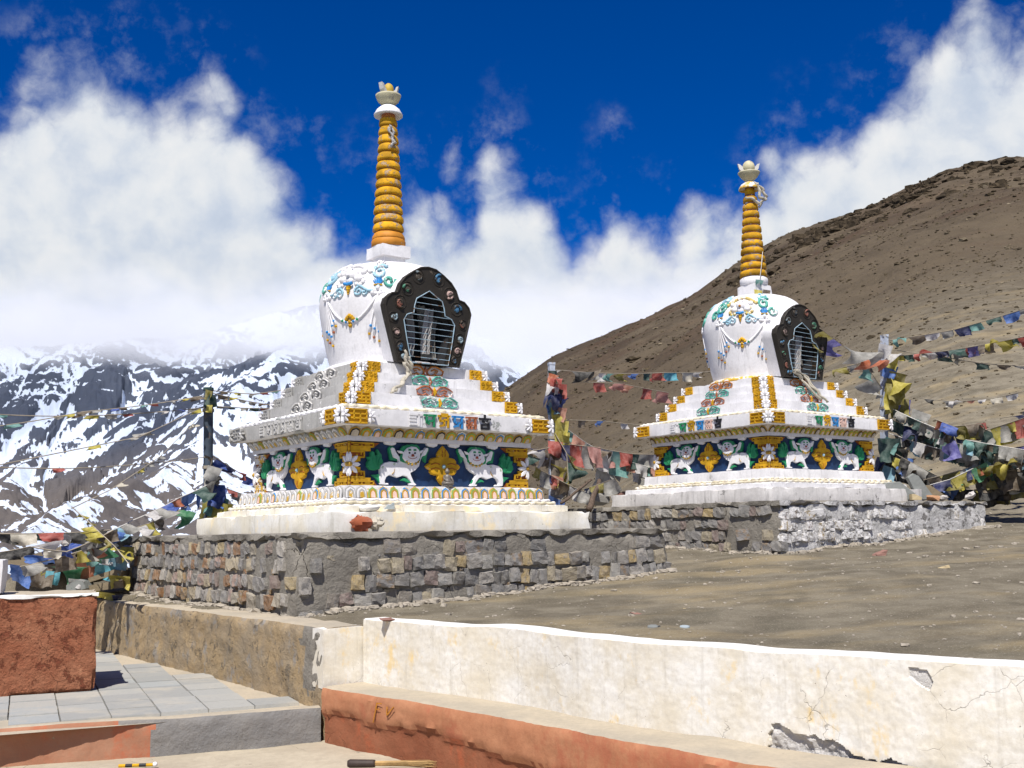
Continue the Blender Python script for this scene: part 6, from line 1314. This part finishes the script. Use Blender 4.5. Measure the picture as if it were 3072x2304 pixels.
# slab pile behind the red block
mnd = MB(); Xm, Ym = np.meshgrid(np.linspace(-6.6, -4.55, 40), np.linspace(12.75, 14.6, 36))
Zm = -1.25 + 1.0 * np.clip(1 - np.abs(Xm + 5.6) / 1.05, 0, 1) ** 0.5 * np.clip((Ym - 12.7) / 0.3, 0, 1) * np.clip((14.6 - Ym) / 0.4, 0, 1) + (nfbm(Xm * 4, Ym * 4, 3, 6) - 0.5) * 0.16
tag(sheet('rubble_mound', Xm, Ym, Zm, M['ground']), kind='structure')
slab([(20, 1672), (90, 1665), (180, 1640), (262, 1628), (330, 1620), (345, 1640), (240, 1660), (160, 1690), (70, 1700), (18, 1694)], 12.75, 0.35, M['slate_brown'], 'long brown slab slanting across the top of the pile behind the red block')
slab([(255, 1738), (300, 1722), (345, 1708), (372, 1712), (368, 1728), (310, 1735), (262, 1750)], 12.55, 0.35, M['slate_brown'], 'thin brown slab under the pale cyan flag in the pile')
slab([(250, 1760), (310, 1748), (375, 1740), (378, 1762), (300, 1772), (252, 1775)], 12.45, 0.4, M['slate_brown'], 'lowest brown slab of the pile beside the grey platform')
slab([(200, 1755), (232, 1738), (250, 1742), (262, 1765), (230, 1775), (200, 1772)], 12.35, 0.25, M['slate'], 'grey angular slab low in the pile beside a white cloth')
slab([(60, 1702), (180, 1690), (240, 1668), (330, 1655), (335, 1668), (250, 1690), (180, 1705), (70, 1716)], 12.7, 0.35, M['slate_brown'], 'second long brown slab below the blue flag in the pile')
# rocks set on the farther platform
slab([(2632, 1500), (2638, 1472), (2660, 1447), (2700, 1445), (2745, 1480), (2748, 1500)], 15.75, 0.16, M['slate'], 'broad grey slate leaning on the plinth of the farther stupa')
slab([(2608, 1500), (2614, 1475), (2634, 1466), (2640, 1500)], 15.6, 0.14, M['slate_brown'], 'small brown stone leaning beside the broad grey slate')
slab([(2722, 1432), (2738, 1420), (2756, 1428), (2798, 1486), (2796, 1498), (2768, 1500), (2740, 1466)], 15.95, 0.10, M['slate'], 'tall grey-green slab leaning upright on the limewashed platform')
slab([(2736, 1500), (2734, 1482), (2745, 1482), (2766, 1492), (2764, 1500)], 15.6, 0.10, M['rock_yellow'], 'small yellowish stone at the foot of the upright slab')
slab([(2760, 1458), (2790, 1455), (2838, 1488), (2838, 1500), (2800, 1498)], 16.1, 0.14, M['slate_brown'], 'purple-brown slab lying behind the upright slab')
def rock(name, x, y, z, wpx, m, label, flat=0.6, k=0, grp=None, Y=None, cat='stone'):
    p = onz(x, y, z) if Y is None else at(x, y, Y); s_ = wpx / CAM_F * p.y
    o_ = bpy.data.objects.new(name, ROCKS[k % len(ROCKS)].copy()); col.objects.link(o_); o_.data.materials.append(m)
    o_.location = p; o_.scale = (s_ * 1.1, s_ * 0.9, s_ * flat * 1.1); o_.rotation_euler = (0.1 * k, 0.07 * k, k * 1.3); tag(o_, label, cat, grp); return o_
rock('rock', 2800, 1495, 0, 36, M['rock_orange'], 'orange-brown stone on the far end of the limewashed platform', 0.4, 1, Y=15.75)
rock('rock', 2828, 1494, 0, 22, M['rock_pale'], 'pale pebble beside the orange-brown stone on the platform', 0.5, 2, Y=15.75)
rock('rock', 2912, 1486, 0, 24, M['rock_pale'], 'whitish stone alone near the corner of the limewashed platform', 0.6, 3, Y=15.8)
rock('rock', 1790, 1488, 0, 55, M['rock_grey'], 'dark boulder partly behind the plinth left of the farther stupa', 0.6, 5, Y=17.2)
rock('rock', 1948, 1452, 0, 50, M['rock_grey'], 'dark boulder just left of the farther stupa base', 0.6, 2, Y=17.4)
rock('rock', 1870, 1484, 0, 26, M['rock_red'], 'reddish stone beside the left end of the farther plinth', 0.5, 2, Y=17.3)
def ground_hit(x, y):
    lo, hi = 3.0, 60.0; d = view_ray(x, y)
    for i in range(60):
        t = lo + (hi - lo) * i / 59; p = d * (t / d.y)
        if p.z < ground_at(p.x, p.y): break
    return p
STN = [(1725, 1879, 48, 'rock_pale', 'white rounded stone resting just behind the white wall', .75, 1), (1872, 1884, 30, 'rock_yellow', 'tan stone behind the white wall beside the white one', .7, 2), (1908, 1856, 66, 'rock_red', 'flat reddish stone lying behind the white wall', .3, 3),
       (1488, 1841, 62, 'rock_orange', 'flat orange stone near the foot of the grey platform', .25, 4), (2035, 1852, 48, 'rock_grey', 'grey block stone beside the dark slate on the ground', .5, 5), (2045, 1838, 26, 'rock_yellow', 'small tan stone behind the grey block stone', .5, 6),
       (2645, 1876, 22, 'rock_orange', 'small orange stone in the middle of the bare ground', .7, 0), (2982, 1828, 34, 'rock_orange', 'orange stone on the bare ground near the right edge', .5, 1), (3050, 1940, 52, 'rock_yellow', 'yellow-brown stone behind the white wall at the right edge', .5, 2),
       (2920, 1768, 36, 'rock_grey', 'grey lumpy stone on the right part of the bare ground', .5, 3), (2842, 1764, 28, 'rock_grey', 'small grey stone left of the lumpy one', .5, 4), (2834, 1710, 30, 'rock_yellow', 'tan stone out from the limewashed wall', .5, 5), (2588, 1661, 26, 'rock_orange', 'orange stone close to the limewashed wall', .5, 6),
       (2640, 1668, 36, 'rock_red', 'dark reddish stone close to the limewashed wall', .45, 7), (2735, 1840, 20, 'rock_pale', 'pale pebble standing out on the bare ground', .7, 0), (2168, 1723, 36, 'rock_grey', 'flat grey stone on the pale yellow earth', .3, 1), (2340, 1691, 18, 'rock_pale', 'small pale stone in front of the limewashed corner', .7, 2),
       (3062, 1747, 30, 'rock_red', 'dark red stone cut by the right edge', .6, 3), (2955, 1714, 18, 'rock_pale', 'little pale stone on the right of the bare ground', .5, 4), (1972, 1888, 20, 'wire', 'black pebble behind the white wall', .6, 5), (2125, 1912, 14, 'rock_pale', 'tiny white pebble just above the white wall', .8, 6)]
for x, y, wpx, m, lab, fl_, k in STN:
    p = ground_hit(x, y); s_ = wpx / CAM_F * p.y; o_ = bpy.data.objects.new('ground_stone', ROCKS[k % len(ROCKS)].copy()); col.objects.link(o_); o_.data.materials.append(M[m])
    o_.location = (p.x, p.y, p.z + s_ * fl_ * 0.22); o_.scale = (s_ * 1.05, s_ * 0.85, s_ * fl_); o_.rotation_euler = (0, 0.05 * k, 0.5 * k); tag(o_, lab, 'stone', 'stones on the bare ground')
for x, y, wpx, m, lab, fl_ in [(2140, 1820, 118, 'slate', 'dark flat slate lying on the bare ground', .10), (2095, 1848, 38, 'rock_blue', 'pale blue flake left of the dark slate', .10), (2090, 1853, 30, 'rock_blue', 'second pale blue flake left of the dark slate', .10), (2222, 1864, 40, 'rock_blue', 'pale blue flake right of the dark slate', .08), (2055, 1888, 38, 'rock_blue', 'pale blue flake nearest the white wall', .10), (2125, 1876, 30, 'rock_yellow', 'pale flake in front of the dark slate', .08), (2985, 1710, 24, 'rock_blue', 'pale blue flake on the right of the bare ground', .10), (1960, 1888, 40, 'slate', 'thin grey flake beside the black pebble', .12)]:
    p = ground_hit(x, y); s_ = wpx / CAM_F * p.y; r_ = random.Random(int(x)); mb = MB(); n = 7
    o2 = [(0.5 * s_ * math.cos(t * 6.283 / n) * r_.uniform(.75, 1.1), 0.62 * s_ * math.sin(t * 6.283 / n) * r_.uniform(.75, 1.1)) for t in range(n)]
    mb.prism(o2, -0.02, 0.012 + s_ * fl_ * 0.5, lambda a, b_, d: (a, b_, d + 0.10 * b_), 0, s_ * 0.02)
    o_ = mb.build('stone_flake', M[m]); o_.location = (p.x, p.y, p.z + 0.006); tag(o_, lab, 'stone', 'flakes on the bare ground')
o_ = rock('rock', 1160, 1858, -0.59, 34, M['rock_red'], 'thin red-brown stone lying on top of the white wall', 0.22, 3); o_.rotation_euler = (0, 0, 0.4)
# leaning poles near the wrapped post
def pole(p, q, Y0, Y1, r0, r1, label):
    a, b_ = at(*p, Y0), at(*q, Y1); mb = MB(); mb.tube([(a.lerp(b_, i / 8) - a) + Vector((0.012 * math.sin(i * 1.3), 0, 0.01 * math.cos(i))) for i in range(9)], [r0 + (r1 - r0) * i / 8 for i in range(9)], 7)
    o_ = mb.build('leaning_pole', M['wood'], None, smooth=True); o_.location = a; tag(o_, label, 'pole')
pole((1682, 1512), (1776, 1438), 16.0, 16.3, 0.022, 0.018, 'thin dark pole leaning right beside the wrapped post')
pole((1765, 1532), (1800, 1440), 15.8, 16.2, 0.05, 0.03, 'short thick dark stick propped among the torn flags')
# offerings on the nearer stupa
def local_pt(px, py, base, th, ax, val):
    t = th; e1 = Vector((math.cos(t), math.sin(t), 0)); e2 = Vector((-math.sin(t), math.cos(t), 0)); d = view_ray(px, py); n_ = e1 if ax == 'x' else e2
    return d * ((val + n_.dot(Vector((base[0], base[1], 0)))) / n_.dot(d))
def lumpy(name, c, r_, m, label, cat, seed, sc3=(1, 1, 1), n=14, k=9, amp=0.35, f=3.0):
    mb = MB(); mb.ball((0, 0, 0), 1.0, n=n, k=k)
    mb.v = [tuple(Vector(v) * (1 + amp * fbm3(v, f, 3, seed))) for v in mb.v]; mb.v = [(x * sc3[0] * r_, y * sc3[1] * r_, z * sc3[2] * r_) for x, y, z in mb.v]
    o_ = mb.build(name, m, None, weld=True); o_.location = c; tag(o_, label, cat); return o_
p = local_pt(1092, 1572, LPOS, TH_L, 'y', -1.68)
lumpy('cloth_bundle', p + Vector((-0.03, 0, 0.005)), 0.085, CL['orange'], 'crumpled orange cloth bundle at the foot of the white plinth', 'cloth', 3.0, (1.15, 0.8, 0.85), amp=0.55, f=2.4)
p = local_pt(1128, 1570, LPOS, TH_L, 'y', -1.68)
lumpy('cloth_bundle', p, 0.062, CL['cream'], 'crumpled cream scarf beside the orange cloth', 'cloth', 8.0, (1.1, 0.8, 0.9), amp=0.6, f=2.6)
p = local_pt(1108, 1520, LPOS, TH_L, 'y', -1.50)
mb = MB(); mb.lathe([(0.04, 0.0), (0.085, 0.012), (0.105, 0.045), (0.10, 0.05), (0.08, 0.02), (0.02, 0.012)], 18); o_ = mb.build('offering_bowl', M['wallcap'], None, smooth=True)
o_.location = (p.x, p.y, LZ + 0.206); tag(o_, 'shallow cream bowl on the upper plinth ledge of the nearer stupa', 'bowl')
p = local_pt(1168, 1518, LPOS, TH_L, 'y', -1.445)
mb = MB(); e1 = Vector((math.cos(TH_L), math.sin(TH_L), 0)); out = Vector((math.sin(TH_L), -math.cos(TH_L), 0))
pts = [(-.065, -.03), (.05, -.03), (.05, .035), (.03, .03), (.01, .012), (-.02, .012)]
mb.prism(pts, 0.004, 0.014, lambda a, z, d: tuple(e1 * a + out * d + Vector((0, 0, z)))); o_ = mb.build('paper_scrap', M['rock_blue']); o_.location = p; tag(o_, 'torn pale blue scrap stuck to the plinth step beside the bowl', 'scrap')
# small seated figure in front of the crossed vajra
p = local_pt(1342, 1455, LPOS, TH_L, 'y', -1.185); root = empty('buddha_statuette', (p.x, p.y, LZ + 0.462), TH_L)
mb = MB(); mb.lathe([(0.055, 0), (0.065, 0.012), (0.055, 0.03), (0.045, 0.035)], 14); mb.build('lotus_seat', M['silver'], root, smooth=True)
mb = MB(); mb.lathe([(0.055, 0.03), (0.062, 0.045), (0.050, 0.065), (0.036, 0.08), (0.040, 0.105), (0.034, 0.125), (0.014, 0.135), (0.012, 0.142), (0.022, 0.150), (0.025, 0.165), (0.020, 0.18), (0.010, 0.19), (0.006, 0.20)], 14)
mb.tube([(-0.036, 0, 0.118), (-0.05, -0.012, 0.09), (-0.035, -0.045, 0.062), (0, -0.052, 0.058)], [0.012, 0.011, 0.010, 0.010], 6); mb.tube([(0.036, 0, 0.118), (0.05, -0.012, 0.09), (0.045, -0.045, 0.055)], [0.012, 0.011, 0.010], 6); mb.tube([(-0.06, -0.01, 0.042), (-0.03, -0.05, 0.040), (0.03, -0.05, 0.040), (0.06, -0.01, 0.042)], [0.016, 0.018, 0.018, 0.016], 7)
mb.build('figure', M['silver'], root, smooth=True); tag(root, 'small tarnished seated figure in front of the golden crossed ornament', 'statuette')
# scarves
def scarf(name, paths, r_, m, label, wob=0.012):
    root = None; first = Vector(paths[0][0]); root = empty(name, first)
    for i, P in enumerate(paths):
        Q = []
        for a, b_ in zip(P[:-1], P[1:]):
            a, b_ = Vector(a), Vector(b_)
            for k in range(6): Q.append(a.lerp(b_, k / 6))
        Q.append(Vector(P[-1])); mb = MB()
        mb.tube([q - first + Vector((wob * math.sin(k * 0.9 + i * 2), 0, wob * 0.6 * math.cos(k * 1.2 + i))) for k, q in enumerate(Q)], [r_ * (0.75 + 0.4 * abs(math.sin(k * 0.55 + i))) for k in range(len(Q))], 7, flat=0.6)
        mb.build('strand', m, root, smooth=True)
    tag(root, label, 'scarf'); return root
def LP(px, py, v): return local_pt(px, py, LPOS, TH_L, 'y', v)
def RP(px, py, v): return local_pt(px, py, RPOS, TH_R, 'y', v)
scarf('white_scarf', [[LP(1214, 1052, -0.90), LP(1220, 1085, -0.90), LP(1226, 1110, -0.86), LP(1218, 1135, -0.92), LP(1196, 1158, -1.0), LP(1170, 1178, -1.03)], [LP(1222, 1070, -0.89), LP(1232, 1092, -0.90), LP(1232, 1125, -0.87)], [LP(1216, 1085, -0.90), LP(1222, 1125, -0.88), LP(1200, 1155, -1.0), LP(1182, 1172, -1.02)]], 0.022, CL['cream'], 'white scarf hanging from the niche grille down the steps of the nearer stupa')
scarf('white_scarf', [[RP(2382, 1112, -0.90), RP(2410, 1125, -0.89), RP(2432, 1155, -0.98), RP(2458, 1185, -1.06), RP(2482, 1205, -1.10)], [RP(2388, 1110, -0.90), RP(2420, 1132, -0.90), RP(2445, 1165, -1.0), RP(2470, 1195, -1.08)], [RP(2384, 1114, -0.90), RP(2404, 1135, -0.89), RP(2428, 1165, -0.98), RP(2462, 1198, -1.08)]], 0.026, CL['cream'], 'white scarf hanging from the niche grille down the steps of the farther stupa')
c0 = Vector((LPOS[0], LPOS[1], 0)); 
def AX(px, py, base, out): d = view_ray(px, py); n_ = Vector((base[0], base[1], 0)).normalized(); return d * ((n_.dot(Vector((base[0], base[1], 0))) - out) / n_.dot(d))
scarf('tied_scarf', [[AX(1168, 378, LPOS, .13), AX(1178, 385, LPOS, .13), AX(1180, 410, LPOS, .14), AX(1174, 440, LPOS, .15)], [AX(1166, 382, LPOS, .13), AX(1174, 405, LPOS, .14), AX(1184, 425, LPOS, .14), AX(1176, 436, LPOS, .15)]], 0.020, CL['white'], 'white cloth tied near the top of the taller left spire')
scarf('tied_scarf', [[AX(2262, 548, RPOS, .11), AX(2275, 560, RPOS, .10), AX(2280, 590, RPOS, .10), AX(2290, 600, RPOS, .06), AX(2276, 620, RPOS, .08)], [AX(2268, 550, RPOS, .11), AX(2285, 565, RPOS, .08), AX(2296, 585, RPOS, .06), AX(2300, 600, RPOS, .05)], [AX(2238, 592, RPOS, .13), AX(2262, 598, RPOS, .13), AX(2275, 612, RPOS, .1)]], 0.028, CL['cream'], 'pale yellow and white scarf tied under the finial of the farther spire')
scarf('hanging_cord', [[AX(2288, 755, RPOS, .16), AX(2284, 800, RPOS, .20), AX(2278, 850, RPOS, .24)]], 0.006, M['cord_white'], 'thin white cord hanging down the farther spire', 0.0)
for c_, x, y, s_, lab in (('teal', 2268, 838, .13, 'teal rag knotted on the foot of the farther spire'), ('yellow', 2262, 868, .14, 'yellow rag hanging on the box below the farther spire'), ('brown', 2290, 868, .12, 'brown rag hanging on the box below the farther spire')):
    o_ = put_flag(None, Vector((0, 0, 0)), AX(x, y, RPOS, .30), (1, 0.3, -0.1), s_, c_, 0.2, 'rag', 1.1); tag(o_, lab, 'cloth')
# broom and striped stick on the landing
root = empty('broom', onz(1167, 2299, -1.41), 0.0); mb = MB()
mb.tube([(-0.255, 0, 0.02), (-0.24, 0, 0.02), (-0.10, 0, 0.018), (-0.085, 0, 0.018)], [0.018, 0.026, 0.024, 0.022], 9); mb.build('grip', M['broom_grip'], root, smooth=True)
r_ = random.Random(2); mb = MB()
for i in range(110):
    a, b_ = r_.uniform(-1, 1), r_.uniform(-1, 1)
    mb.tube([(-0.09, a * 0.014, 0.018 + b_ * 0.012), (0.08, a * 0.03, 0.016 + b_ * 0.012), (0.20 + r_.uniform(0, .10), a * 0.055, 0.012 + b_ * 0.014)], [0.0022, 0.0018, 0.0010], 3)
tag(mb.build('straw', M['broom'], root), kind='stuff')
tag(root, 'straw hand broom with dark bound grip lying below the red bench', 'broom')
root = empty('striped_stick', onz(405, 2302, -1.42), 0.10); mb = MB()
for i, m in enumerate(('orange', 'black', 'yellow', 'black', 'yellow')):
    mb = MB(); mb.tube([(-0.10 + 0.042 * i, 0, 0.012), (-0.10 + 0.042 * (i + 1) - 0.001, 0, 0.012)], 0.010 + 0.0006 * (i % 2), 8); mb.build('band', M['yellow' if m == 'orange' else m], root)
mb = MB(); mb.ball((0.122, 0, 0.014), 0.016, n=8, k=5); mb.build('tip', M['lion'], root, smooth=True); tag(root, 'yellow and black striped stick with a white tip on the landing', 'stick')
